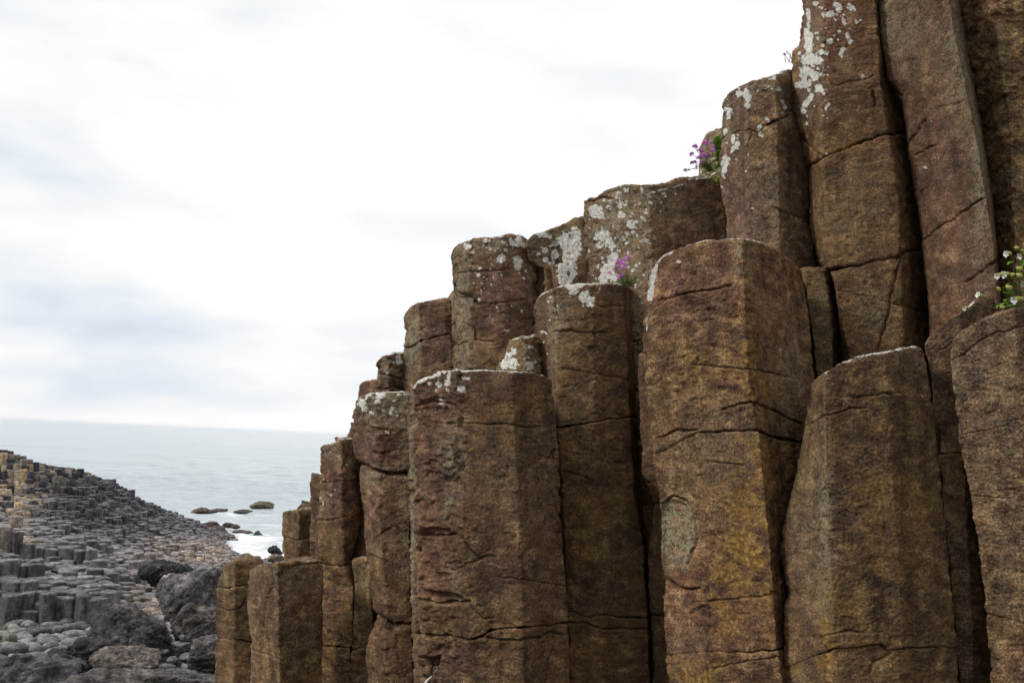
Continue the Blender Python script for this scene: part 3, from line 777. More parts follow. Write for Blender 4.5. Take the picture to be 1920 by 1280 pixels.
column('G', 'broad column with a grey lichen-mottled face, pink thrift growing at its foot',
    [([(1096, 382), (1096, 450), (1097, 540), (1100, 700)], 3.90), ([(1215, 348), (1222, 500), (1225, 700), (1235, 1300)], 3.80), ([(1352, 340), (1362, 440), (1370, 700), (1390, 1300)], 3.86)],
    [(1092, 384), (1098, 373), (1112, 371), (1130, 358), (1155, 350), (1185, 346), (1220, 345), (1250, 342), (1280, 334), (1320, 330), (1348, 334), (1358, 342)],
    [[(1090, 640), (1192, 637), (1220, 634), (1400, 630)]], T=.4, r=.02, rough=.4, gap=1.3, jr=.003, toplich=.35,
    cracks=[(2.0, .012, [(1098, 374), (1112, 376), (1130, 370), (1150, 372)])],
    lich=[([(1118, 396)], 14), ([(1126, 404)], 8), ([(1184, 420)], 9), ([(1166, 404)], 8), ([(1140, 388)], 4), ([(1186, 400)], 5), ([(1195, 416)], 4), ([(1130, 440), (1140, 452)], 13), ([(1118, 446)], 6), ([(1125, 460)], 7), ([(1212, 452)], 5), ([(1150, 480), (1142, 510), (1130, 520)], 10),
          ([(1138, 505), (1150, 520)], 12), ([(1150, 465)], 7), ([(1170, 450)], 3), ([(1165, 380)], 4), ([(1190, 385)], 3), ([(1220, 362), (1280, 346)], 3), ([(1290, 338), (1330, 332)], 2.6)],
    lichz=[(1160, 430, 66, 85, 130, .7, 4), (1200, 380, 60, 30, 50, 1, 4), (1250, 420, 60, 60, 20, .6, 2), (1170, 510, 60, 40, 30, 1, 4), (1205, 560, 16, 80, 40, .8, 2.4)],
    red=[(1150, 430, 70, 110, .4), (1290, 400, 60, 80, .4)], pale=[(1160, 430, 80, 110, .95), (1215, 600, 40, 120, .8), (1260, 390, 70, 60, .4), (1320, 420, 40, 50, .2)], ochre=[(1230, 900, 30, 260, .25)], seed=24)
column('G2', 'shadowed sliver of column deep in the slot left of the big domed column',
    [([(1196, 660), (1198, 800), (1204, 890), (1224, 932), (1228, 945), (1216, 1050), (1222, 1160), (1226, 1300)], 3.50), ([(1250, 650), (1262, 1300)], 3.42), ([(1300, 650), (1310, 1300)], 3.44)],
    [(1180, 662), (1300, 660)], [[(1200, 943), (1232, 944), (1290, 944)], [(1210, 1154), (1300, 1154)]], T=.2, r=.02, rough=.25, ochre0=0.04, toplich=-.4, jr=.012, seed=25)
column('W', 'small grey skyline block behind the purple thrift and green cushion',
    [([(1314, 262), (1313, 300), (1313, 340)], 4.05), ([(1360, 240), (1362, 340)], 4.0)], [(1311, 268), (1318, 258), (1330, 248), (1345, 241), (1362, 238)], [], T=.25, r=.02, rough=.5, pale0=.8, toplich=.2, seed=26)
column('S', 'round-shouldered column on the skyline with a string of lichen down its left corner',
    [([(1354, 195), (1352, 240), (1350, 300), (1352, 345), (1360, 420), (1366, 460), (1380, 700)], 3.56), ([(1400, 152), (1405, 500), (1420, 720)], 3.44), ([(1455, 140), (1470, 720)], 3.42), ([(1492, 133), (1496, 215), (1508, 262), (1516, 340), (1516, 420), (1532, 500), (1550, 560), (1560, 720)], 3.50)],
    [(1350, 205), (1354, 188), (1364, 174), (1380, 162), (1398, 151), (1430, 142), (1460, 135), (1484, 131)],
    [[(1345, 262), (1380, 248), (1405, 244), (1420, 250), (1445, 232), (1470, 214), (1490, 208)]], T=.36, r=.035, rough=.3, gap=1.4, jr=.004, toplich=.2,
    cracks=[(1.7, .007, [(1400, 290), (1404, 262), (1412, 250)]), (1.6, .005, [(1450, 390), (1500, 408)])],
    chips=[([(1424, 236), (1450, 226), (1482, 212), (1482, 220), (1446, 240)], .01, 4)],
    lich=[([(1400, 172), (1403, 186)], 8), ([(1386, 176)], 7), ([(1368, 206), (1367, 222)], 6), ([(1402, 198)], 6), ([(1360, 205)], 5), ([(1359, 246)], 6), ([(1375, 255), (1376, 268)], 6), ([(1384, 270), (1372, 286)], 6), ([(1362, 300), (1358, 318)], 8), ([(1358, 330)], 4), ([(1422, 240), (1424, 252)], 5), ([(1430, 256)], 4),
          ([(1438, 222), (1445, 232)], 4), ([(1452, 146)], 5), ([(1460, 168)], 4), ([(1400, 290)], 3.5), ([(1411, 390)], 3), ([(1355, 352)], 3), ([(1400, 322)], 2), ([(1462, 214), (1480, 210)], 3.5), ([(1468, 190), (1476, 205)], 4), ([(1425, 238)], 5), ([(1398, 150), (1450, 140)], 3)],
    lichz=[(1410, 175, 60, 40, 45, .8, 3.5), (1370, 270, 18, 80, 40, .8, 3)],
    red=[(1420, 200, 70, 60, .4), (1395, 400, 40, 90, .6)], pale=[(1430, 160, 60, 30, .5), (1362, 240, 14, 60, .4), (1450, 400, 50, 90, .22)], ochre=[(1450, 400, 60, 120, .25)], ochre0=0.02, seed=27)
column('X', 'recessed dark column in the shadow slot above the slanting-topped front column',
    [([(1495, 500), (1512, 540), (1526, 640), (1530, 700), (1530, 800)], 3.38), ([(1548, 505), (1560, 620), (1566, 800)], 3.36), ([(1580, 505), (1590, 800)], 3.5)],
    [(1490, 500), (1600, 500)], [], T=.2, r=.02, rough=.25, toplich=-.4, pale0=.1, seed=28)
column('T', 'tall leaning column of stacked blocks splashed with white lichen along its upper left corner',
    [([(1509, -60), (1508, 20), (1503, 70), (1484, 95), (1481, 130), (1482, 200), (1490, 235), (1503, 262), (1507, 290), (1515, 315), (1517, 380), (1519, 430), (1530, 490), (1548, 512), (1566, 530), (1572, 600), (1580, 700)], 3.44),
     ([(1545, -60), (1540, 300), (1560, 500), (1600, 720)], 3.30),
     ([(1638, -60), (1645, 60), (1652, 160), (1668, 260), (1684, 370), (1688, 480), (1700, 720)], 3.27),
     ([(1662, -60), (1668, 80), (1684, 170), (1706, 230), (1718, 290), (1730, 350), (1740, 430), (1750, 520), (1757, 620), (1762, 720)], 3.44)],
    [(1500, -60), (1660, -70)],
    [[(1500, 322), (1518, 312), (1545, 294), (1575, 283), (1600, 272), (1640, 258), (1668, 252), (1710, 250)],
     [(1530, 516), (1550, 510), (1572, 503), (1610, 499), (1640, 490), (1682, 484), (1700, 474), (1745, 466)]],
    T=.34, r=.02, rough=.25, tone=(1.04, .97, .93), gap=3.4, jr=.010, toplich=-.3, ochre0=0.02,
    cracks=[(1.7, .008, [(1503, 262), (1525, 282), (1545, 294)]), (1.8, .012, [(1722, 378), (1704, 384), (1694, 410), (1690, 460), (1680, 492)]), (1.9, .012, [(1692, 470), (1676, 530), (1662, 600), (1645, 660)]),
            (1.6, .006, [(1560, 160), (1620, 148), (1640, 140)]), (2.6, .014, [(1638, 170), (1641, 200)]), (1.5, .004, [(1570, 545), (1640, 560), (1730, 585)])],
    lich=[([(1512, 110), (1530, 112)], 14), ([(1510, 130), (1524, 140)], 13), ([(1515, 155), (1500, 160)], 9), ([(1534, 165)], 8), ([(1545, 172)], 6), ([(1520, 180), (1508, 198)], 7), ([(1506, 208)], 6), ([(1538, 168), (1545, 176)], 5), ([(1512, 232)], 4), ([(1553, 195), (1548, 205)], 4.5), ([(1514, 60), (1516, 90)], 9), ([(1514, 20), (1516, 50)], 6),
          ([(1545, 28), (1560, 26)], 7), ([(1568, 10), (1572, 20)], 8), ([(1593, 12), (1600, 18)], 7), ([(1580, 36), (1584, 46)], 5), ([(1540, 98)], 6), ([(1573, 60)], 3.5), ([(1556, 78)], 7), ([(1588, 66), (1594, 80)], 6), ([(1580, 88), (1576, 108)], 6), ([(1606, 42)], 4), ([(1613, 38)], 3), ([(1534, 72)], 4), ([(1618, 145)], 5), ([(1514, 256)], 2), ([(1550, 288)], 2.5), ([(1530, 8)], 6), ([(1540, 14)], 4), ([(1498, 100)], 4), ([(1532, 385)], 2), ([(1517, 385), (1518, 400)], 2.5)],
    lichz=[(1525, 130, 34, 50, 60, .8, 4), (1560, 50, 50, 50, 50, .8, 3), (1530, 200, 30, 40, 20, .8, 2.5)],
    red=[(1560, 60, 90, 120, .7), (1530, 200, 40, 90, .4)], pale=[(1525, 110, 30, 100, .4), (1600, 400, 90, 120, .28), (1570, 200, 80, 80, .15), (1640, 590, 60, 70, .3)],
    ochre=[(1600, 400, 90, 100, .25)], seed=29)
column('T2', 'dark back block at the very top of the skyline beside the leaning stacked column',
    [([(1504, -60), (1504, 40), (1502, 75), (1500, 110)], 3.8), ([(1560, -60), (1560, 120)], 3.75)], [(1490, -55), (1580, -60)], [], T=.3, r=.02, rough=.4, red0=.6, seed=30)
column('U', 'smooth purple-grey column leaning left near the top right corner',
    [([(1644, -60), (1652, 60), (1666, 150), (1690, 180), (1700, 270), (1712, 350), (1726, 430), (1738, 540), (1744, 640), (1748, 760)], 3.22),
     ([(1690, -60), (1740, 300), (1780, 760)], 3.14),
     ([(1772, -60), (1790, 60), (1812, 160), (1832, 260), (1850, 360), (1866, 460), (1872, 560), (1880, 760)], 3.02),
     ([(1800, -60), (1815, 60), (1840, 200), (1870, 400), (1890, 760)], 3.22)],
    [(1640, -60), (1810, -70)],
    [], T=.34, r=.02, rough=.06, tone=(1.02, 1.0, 1.03), grain=.85, red0=.40, toplich=-.3,
    cracks=[(1.7, .009, [(1728, 452), (1760, 425), (1800, 400), (1850, 368)]), (1.7, .009, [(1700, 272), (1716, 252), (1732, 230), (1740, 226)]), (1.7, .009, [(1714, 348), (1716, 318), (1718, 290), (1738, 276), (1760, 272)]),
            (1.6, .007, [(1722, 425), (1726, 360), (1740, 346)]), (1.8, .009, [(1808, 532), (1830, 512), (1850, 498), (1872, 490)]), (1.5, .005, [(1760, 200), (1800, 190)]), (1.6, .006, [(1680, 80), (1700, 30), (1708, -10)])],
    lich=[([(1736, 314)], 3.5)], lichz=[(1750, 250, 60, 200, 20, .4, 1.4)],
    pale=[(1840, 330, 26, 280, .7), (1800, 100, 40, 160, .5), (1700, 60, 50, 100, .4), (1660, 60, 20, 90, .4)], ochre=[(1760, 540, 40, 80, .2)], seed=31)
column('V', 'coarse dark column filling the top right corner of the picture',
    [([(1768, -60), (1800, 100), (1828, 220), (1848, 340), (1864, 460), (1870, 600), (1874, 760)], 3.18), ([(1850, -60), (1890, 200), (1920, 760)], 3.06), ([(2060, -60), (2090, 760)], 3.10)],
    [(1760, -60), (2080, -70)],
    [[(1850, 486), (1875, 484), (1900, 478), (1930, 470), (2090, 450)]],
    T=.36, r=.02, rough=.7, tone=(1.25, 1.2, 1.1), ochre0=0.08, toplich=-.3, gap=4, jr=.012,
    red=[(1830, 60, 60, 100, .4)], ochre=[(1880, 300, 60, 200, .3)], pale=[(1880, 250, 60, 300, .2)], seed=32)

# ------------------------------------------------------------------ rock mass the columns belong to
SKY = [(560, 1150), (600, 960), (665, 850), (705, 760), (757, 640), (850, 500), (990, 480), (1096, 430), (1220, 400), (1352, 330), (1484, 200), (1510, 60), (1560, -100), (1900, -160), (2600, -200)]


def rock_mass():
    nu, nv = 330, 80
    pxs = np.linspace(575, 2600, nu); V = []
    for j in range(nv):
        if j < 30:
            t = j/29; Y = 5.5
            pt = unproj(pxs, polyy(SKY, pxs)+55, np.full(nu, Y)); pb = pt.copy(); pb[:, 2] = 4.0
            V.append(pb*(1-t)+pt*t)
        else:
            t = (j-30+1)/(nv-30)
            pt = unproj(pxs, polyy(SKY, pxs)+55, np.full(nu, 5.5))
            h = pt-CAM; h[:, 2] = 0; h /= np.linalg.norm(h, axis=1)[:, None]
            q = pt+h*7*t; q[:, 2] = pt[:, 2]-(pt[:, 2]-0)*max(0, t-.5)*2*.99
            V.append(q)
    V = np.array(V).reshape(-1, 3)
    i = np.arange(nu*nv).reshape(nv, nu)
    Q = np.stack([i[:-1, :-1], i[:-1, 1:], i[1:, 1:], i[1:, :-1]], -1).reshape(-1, 4)
    N = vnormals(V, [Q])
    tq = fbm(V*np.array([2.2, 2.2, 1.1]), 3)*6; fq = np.floor(tq)
    V = V+N*(.14*fbm(V*1.3, 4)+.35*(fq+sstep(.35, .5, tq-fq))/6+.03*ridged(V*4, 3))[:, None]
    gx, gy = project(V); V[:, 2] -= np.maximum(0, polyy(SKY, gx)+34-gy)*V[:, 1]/F*1.1+.03
    M = np.zeros((len(V), 4)); M[:, 2] = .3; M[:, 3] = .3
    o = link('cliff', mesh_np('cliff', V, Q, {'mask': M, 'tone': np.ones((len(V), 4))}), ROCK); o['kind'] = 'structure'


rock_mass()

def sky_block_hill():
    """unseen hill added right of and behind the camera to block sky light"""
    xs = np.linspace(2.2, 45, 90); ys = np.linspace(-40, 8, 100); X, Y = np.meshgrid(xs, ys)
    edge = 2.6+1.2*np.sin(Y*.21)+np.maximum(0, -Y-4)*.10
    t = X-edge; Z = 3.9+7.5*sstep(0, 6, t)+.16*np.maximum(t-5, 0)-1.5*sstep(3, 7, Y)
    V = np.stack([X, Y, Z], -1).reshape(-1, 3)
    V[:, 2] += 1.3*fbm(V*.22, 4)+.35*fbm(V*1.1, 3)
    V[:, 2] = np.where(t.ravel() < 0, 3.6, V[:, 2])
    # stay clear of the standing columns
    V[:, 2] = np.where((V[:, 1] > 1.2) & (V[:, 0] < 4.2), 3.6, V[:, 2])
    n, m = len(xs), len(ys); i = np.arange(n*m).reshape(m, n)
    Q = np.stack([i[:-1, :-1], i[:-1, 1:], i[1:, 1:], i[1:, :-1]], -1).reshape(-1, 4)
    t4 = np.tile(np.array([[.055, .060, .030, .5]]), (len(V), 1))
    o = link('sky_block_hill', mesh_np('sky_block_hill', V, Q, {'tint': t4}), BOULD); o['kind'] = 'structure'


sky_block_hill()

# ------------------------------------------------------------------ shore terrain (radial basis surface through surveyed points)
def hor(px): return 640+F*math.tan(PITCH)+(px-960)*math.tan(ROLL)


ctl = [(-30, 908, 42.6), (35, 906, 43.0), (-30, 856, 43.8), (35, 860, 44.2), (0, 848, 46), (60, 866, 47), (100, 878, 48), (180, 890, 50), (250, 926, 52), (290, 945, 53), (330, 964, 55), (365, 975, 57), (400, 992, 59), (430, 1004, 61),
       (0, 930, 38), (100, 930, 40), (200, 960, 41), (300, 990, 46), (380, 1018, 50), (415, 1032, 52), (440, 1044, 50), (500, 1052, 47),
       (0, 985, 31), (100, 1000, 30), (150, 1012, 28), (250, 1040, 31), (350, 1050, 39), (420, 1064, 40),
       (100, 1070, 22.5), (200, 1080, 23), (270, 1100, 24), (0, 1080, 21), (350, 1110, 24), (400, 1120, 23),
       (0, 1172, 16.6), (100, 1166, 16.8), (190, 1163, 17), (250, 1140, 19), (330, 1140, 19.5),
       (50, 1205, 14.2), (200, 1205, 14.2), (300, 1200, 14), (400, 1200, 14), (50, 1290, 11), (300, 1290, 11), (420, 1290, 11)]
P3 = [unproj(np.array(a), np.array(c), np.array(Y)) for a, c, Y in ctl]
for (a, c, Y) in ctl[:10]:
    q = unproj(np.array(a), np.array(c), np.array(Y)); d = q-CAM; d /= np.hypot(d[0], d[1])
    for k, (off, dz) in enumerate(((4, -1.2), (12, -4.5))):
        e = q+d*off; e[2] = max(q[2]+dz, -2.5) if k == 0 else -3.0; P3.append(e)
P3 += [np.array(v, float) for v in [(0, 0, 4.5), (3, 2, 4.5), (-2, 2, 4.3), (-4, 5, 3.9), (0, 5, 4.2), (5, 5, 4.5), (-1.5, 8, 3.5), (3, 9, 3.3), (8, 8, 4), (0, 14, 2.6), (3, 20, 1.5), (2, 30, .4), (0, 40, -1), (8, 30, -2), (10, 18, 1), (12, 45, -4), (-8, 58, -1.2),
                                    (-14.5, 57.5, -.9), (-13.2, 62, -1.0), (-12, 70, -3), (-4, 60, -3), (-30, 40, 6), (-45, 40, 6.5), (-60, 40, 6), (-25, 20, 4.5), (-20, 8, 4.5), (-40, 65, -1), (-60, 75, -3), (30, 10, 5), (40, 40, -5), (0, -15, 5), (-30, -10, 7), (30, -10, 7), (-9.5, 49.5, .05), (-8.3, 46, .1), (-4, 44, -.8)]]
P3 = np.array(P3)


def _fit(P):
    n = len(P); A = np.zeros((n+3, n+3)); D = np.hypot(P[:, None, 0]-P[None, :, 0], P[:, None, 1]-P[None, :, 1])
    A[:n, :n] = -np.sqrt(D*D+.25); A[:n, n] = 1; A[:n, n+1] = P[:, 0]; A[:n, n+2] = P[:, 1]; A[n:, :n] = A[:n, n:].T
    return np.linalg.solve(A+np.eye(n+3)*1e-9, np.concatenate([P[:, 2], [0, 0, 0]]))


_w = _fit(P3)


def terrain(X, Y):
    X = np.asarray(X, float); Y = np.asarray(Y, float); sh = X.shape; x, y = X.ravel(), Y.ravel()
    z = _w[-3]+_w[-2]*x+_w[-1]*y
    for i in range(len(P3)): z = z-_w[i]*np.sqrt((x-P3[i, 0])**2+(y-P3[i, 1])**2+.25)
    return np.clip(z, -6, 9).reshape(sh)


SK = [(-150, 835), (0, 845), (40, 852), (60, 868), (100, 877), (180, 884), (195, 890), (250, 920), (300, 945), (330, 960), (365, 975), (400, 990), (440, 1004), (560, 1010)]


def ground():
    xs = np.concatenate([np.linspace(-70, -31, 30), np.linspace(-30, 12, 150), np.linspace(14, 60, 24)])
    ys = np.concatenate([np.linspace(-30, -1, 16), np.linspace(0, 75, 230), np.linspace(77, 120, 18)])
    X, Y = np.meshgrid(xs, ys); Z = terrain(X, Y)
    V = np.stack([X, Y, Z], -1).reshape(-1, 3)
    V[:, 2] += -.42+.10*fbm(V*.9, 3)+.06*fbm(V*3.1, 3)
    ok = (V[:, 1] > 20); gx, gy = project(V[ok]); inn = (gx > -400) & (gx < 600)
    V[ok, 2] -= np.where(inn, np.maximum(0, polyy(SK, gx)+9-gy)*V[ok, 1]/F, 0)
    n, m = len(xs), len(ys); i = np.arange(n*m).reshape(m, n)
    Q = np.stack([i[:-1, :-1], i[:-1, 1:], i[1:, 1:], i[1:, :-1]], -1).reshape(-1, 4)
    t = np.tile(np.array([[.045, .042, .038, .6]]), (len(V), 1))
    t = t*(1+.5*fbm(V*.5, 2))[:, None]
    o = link('ground', mesh_np('ground', V, Q, {'tint': t}), BOULD); o['kind'] = 'structure'
    return o


ground()

# ------------------------------------------------------------------ hexagonal columns of the causeway
def smoothbox(v, a, c): return 1/(1+np.exp(-(v-a)/c))


def hexfield():
    """irregular six-sided stones on a warped lattice; corners shared so that joints stay even"""
    cells = []
    y = 11.0; size = .168
    # lattice in rows, cell across-flats grows slightly with a warp
    rowh = size*1.5; colw = size*math.sqrt(3)
    nr = int((66-11)/rowh)
    def corner(x, y):
        p = np.array([[x*1.9, y*1.9, .0]]); q = np.array([[x*1.9, y*1.9, 7.7]])
        return x+.16*float(gnoise(p)[0]), y+.16*float(gnoise(q)[0])
    X, Y, I = [], [], []
    for r in range(nr):
        yy = 11+r*rowh
        xl = unproj(np.array(-130.), np.array(900.), np.array(yy))[0]; xr = unproj(np.array(560.), np.array(900.), np.array(yy))[0]
        k0, k1 = int(xl/colw)-1, int(xr/colw)+1
        for k in range(k0, k1):
            X.append(k*colw+(colw/2 if r % 2 else 0)); Y.append(yy)
    X, Y = np.array(X), np.array(Y)
    ang = np.radians(30+60*np.arange(6))
    CX = X[:, None]+size*np.cos(ang); CY = Y[:, None]+size*np.sin(ang)
    p = np.stack([CX*2.3, CY*2.3, CX*0], -1)
    q = np.round(np.stack([CX*2.3, CY*2.3, CX*0+7.7], -1), 4)
    CX = CX+.11*gnoise(p*1.3)*1.4; CY = CY+.11*gnoise(q*1.3)*1.4
    mx, my = CX.mean(1), CY.mean(1)
    return mx, my, CX, CY


mx, my, CX, CY = hexfield()
zt = terrain(mx, my)
c3 = np.stack([mx, my, zt], -1)
ppx, ppy = project(c3)
nfl = gnoise(np.stack([mx*.35, my*.35, mx*0+2], -1)); nfl2 = gnoise(np.stack([mx*1.1, my*1.1, mx*0+9], -1))
ridge = smoothbox(zt, 2.4, .5)*smoothbox(my, 33, 2)              # the seaward rise
wall = ((my > 17.1+.5*nfl) & (ppx < 200+20*nfl2)).astype(float)*np.clip(1-(my-17.1)/9, 0, 1)
wall2 = ((my > 23.3+.8*nfl) & (ppx < 262+10*nfl2)).astype(float)*np.clip(1-(my-23.3)/7, 0, 1)
wall3 = ((my > 29+.9*nfl2) & (ppx < 150)).astype(float)*np.clip(1-(my-29)/6, 0, 1)
pave = np.clip(smoothbox(ppx, 285, 18)+(my < 16.9)*1.0, 0, 1)*(1-np.clip(ridge*1.5*(ppx < 400), 0, 1))
zq = zt+.60*wall+.40*wall2+.34*wall3
stp = .30+.0*mx
zs = zq+.34*nfl*(1-pave)+.10*nfl2
zs = np.floor(zs/stp+.25*nfl2)*stp*.8+.2*zs
jit = rng.normal(size=len(mx))
spike = (rng.uniform(size=len(mx)) > .93)
ztop = zs*(1-pave)+zq*pave+jit*(.022+.03*pave*(my > 22)+.028*pave*(my < 17.2)+.026*(1-pave)*(1+.8*ridge))+spike*(1-pave)*.12
ppx2, ppy2 = project(np.stack([mx, my, ztop], -1))
keep = (ztop > -.12) & (ppx2 > -120) & (ppx2 < 545) & (ppy2 < 1330)
keep &= ~((pave > .6) & (rng.uniform(size=len(mx)) < .07))
# skyline guard: nothing may stand more than a stone above the traced ridge
lim = polyy(SK, ppx2)-3
over = np.maximum(0, lim-ppy2); ztop = ztop-over*my/F
idx = np.where(keep)[0]

# own colours of the stones: bluish black slope, warm tan shore, yellow lichen upper left, green algae by the pools
def stone_tint(x, y, jitter):
    n = len(x); dark = np.array([.013, .014, .021]); grey = np.array([.050, .046, .045]); tan = np.array([.20, .165, .12]); yel = np.array([.26, .20, .085]); grn = np.array([.10, .13, .03])
    col = np.tile(dark, (n, 1))
    def bl(c, w):
        nonlocal col
        w = np.clip(w, 0, 1)[:, None]; col = col*(1-w)+c*w
    nn = gnoise(np.stack([x*.021, y*.03, x*0+4], -1))
    bl(grey, sstep(955, 1000, y+12*nn)*.55*(1-sstep(1040, 1060, y)*(x < 250)*.6))
    bl(grey, sstep(1170, 1180, y)*.8)
    bl(tan, np.exp(-(((x-370)/100)**2+((y-1032)/28)**2))*1.3)
    bl(tan, np.exp(-(((x-285)/60)**2+((y-1128)/38)**2))*1.2)
    bl(tan*.6, np.exp(-(((x-150)/200)**2+((y-1210)/24)**2))*.5)
    bl(np.array([.16, .14, .11]), np.exp(-(((x-290)/90)**2+((y-1040)/26)**2))*.45)
    up = np.exp(-(((x+10)/75)**2+((y-915)/62)**2))*2.0
    bl(np.array([.22, .19, .13]), up*(jitter > -.5)*.85); bl(yel*.9, up*(jitter > 1.1)*.8)
    bl(yel, np.exp(-(((x-45)/25)**2+((y-1015)/22)**2))*(jitter > .2)*.8)
    bl(np.array([.17, .14, .085]), np.exp(-(((x-150)/80)**2+((y-882)/9)**2))*(jitter > -.2)*.9)
    bl(grn, np.exp(-(((x-10)/40)**2+((y-1175)/12)**2))*.9); bl(grn, np.exp(-(((x-235)/40)**2+((y-1112)/6)**2))*.7)
    col = col*np.clip(1+.30*jitter, .45, 1.9)[:, None]*np.array([1.08, 1.0, 1.06])
    return np.concatenate([col, np.full((n, 1), .5)], 1)


tints = stone_tint(ppx2, ppy2, rng.normal(size=len(mx)))


def stone_geo(i, far=False):
    """one rounded prism: V (n,3), F quads, top triangles, centre"""
    rnd = float(pave[i]); k = 1-.045-(.10+.07*(my[i] < 17))*rnd*rng.uniform(.3, 1.4)
    cx, cy = mx[i], my[i]; cxs = (CX[i]-cx)*k; cys = (CY[i]-cy)*k
    tilt = rng.normal(size=2)*(.05+.06*rnd)
    lo = max(ztop[i]-(.9+1.0*float(ridge[i]+wall[i]+wall2[i])), -1.0)
    if far: ax, ay = cxs, cys
    else:   # slightly bulged mid-sides keep the outline from being a ruler-cut hexagon
        ax = np.empty(12); ay = np.empty(12); ax[0::2] = cxs; ay[0::2] = cys
        ax[1::2] = (cxs+np.roll(cxs, -1))/2*(1.0+.03*rng.normal(size=6)); ay[1::2] = (cys+np.roll(cys, -1))/2*(1.0+.03*rng.normal(size=6))
    n = len(ax)
    rr = .010+.018*rnd; dome = .006+.010*rnd+.010*rng.uniform()
    rings = [(1.02, lo-ztop[i], 0), (1.0, -rr*2.6, 0), (.985, -rr*1.1, 1), (.93-.05*rnd, -rr*.3, 1), (.78-.08*rnd, .3*dome, 1), (.42, .9*dome, 1)]
    if far: rings = [rings[0], rings[1], (.975, -rr*.8, 1), (.80-.08*rnd, .3*dome, 1)]
    V = []
    for s, z, t in rings:
        w = rng.normal(size=n)*.004
        V.append(np.stack([ax*(s+w*3), ay*(s+w*3), z+t*(tilt[0]*ax+tilt[1]*ay)*s+w*(z > -.5)], 1))
    V.append(np.array([[0, 0, dome]]))
    V = np.concatenate(V); m = len(rings)-1
    Q = [(r*n+c, r*n+(c+1) % n, (r+1)*n+(c+1) % n, (r+1)*n+c) for r in range(m) for c in range(n)]
    b0 = m*n; T = [(b0+c, b0+(c+1) % n, b0+n) for c in range(n)]
    return V, np.array(Q), np.array(T), np.array([cx, cy, ztop[i]])


TOP_LIGHT = np.array([.27, .26, .285])  # pale tone that paints sky sheen onto the stone tops


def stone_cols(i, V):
    """dark flanks; skylight on the tops painted in as a paler tint"""
    t = np.tile(tints[i], (len(V), 1)); w = (sstep(-.045, -.004, V[:, 2])*.62*TOP_LIGHT_AMT[i]*(1-.55*ridge[i]))[:, None]
    t[:, :3] = t[:, :3]*(1-w)+np.maximum(TOP_LIGHT, t[0, :3]*1.5)*w
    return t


TOP_LIGHT_AMT = rng.uniform(.35, 1.15, size=len(mx))  # strength of the painted top light, random per stone


def build_field():
    global n_tri
    cw = bpy.data.objects.new('causeway', None); sh = bpy.data.objects.new('stone_pavement', None)
    for o, l in ((cw, (-14, 30, 2.5)), (sh, (-5, 16, 2.5))):
        S.collection.objects.link(o); o.location = l; o['kind'] = 'structure'
    size = 1/my
    vis = (ppx2 > 0) & (ppx2 < 430) & (ppy2 < 1275)
    for root, name, sel in ((cw, 'column', pave < .5), (sh, 'stone', pave >= .5)):
        ids = [i for i in idx if sel[i]]
        ids.sort(key=lambda i: (not vis[i], my[i]))
        near, rest = ids[:295], ids[295:]
        rl = np.array(root.location)
        for i in near:
            V, Q, T, c = stone_geo(i)
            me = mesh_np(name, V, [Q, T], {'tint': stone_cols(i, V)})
            o = link(name, me, FAR, root); o.location = c-rl; n_tri += 132
        VV, QQ, TT, AA = [], [], [], []; base = 0
        for i in rest:
            V, Q, T, c = stone_geo(i, my[i] > 24)
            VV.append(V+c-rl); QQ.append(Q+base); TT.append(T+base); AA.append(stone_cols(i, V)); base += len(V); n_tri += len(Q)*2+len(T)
        if VV:
            me = mesh_np(name+'_field', np.concatenate(VV), [np.concatenate(QQ), np.concatenate(TT)], {'tint': np.concatenate(AA)})
            o = link('distant_'+name+'s', me, FAR, root); o['kind'] = 'stuff'


build_field()

# ------------------------------------------------------------------ boulders
def ico(sub):
    import bmesh
    bm = bmesh.new(); bmesh.ops.create_icosphere(bm, subdivisions=sub, radius=1)
    V = np.array([v.co[:] for v in bm.verts]); Fc = np.array([[v.index for v in f.verts] for f in bm.faces]); bm.free(); return V, Fc


_ico = {}


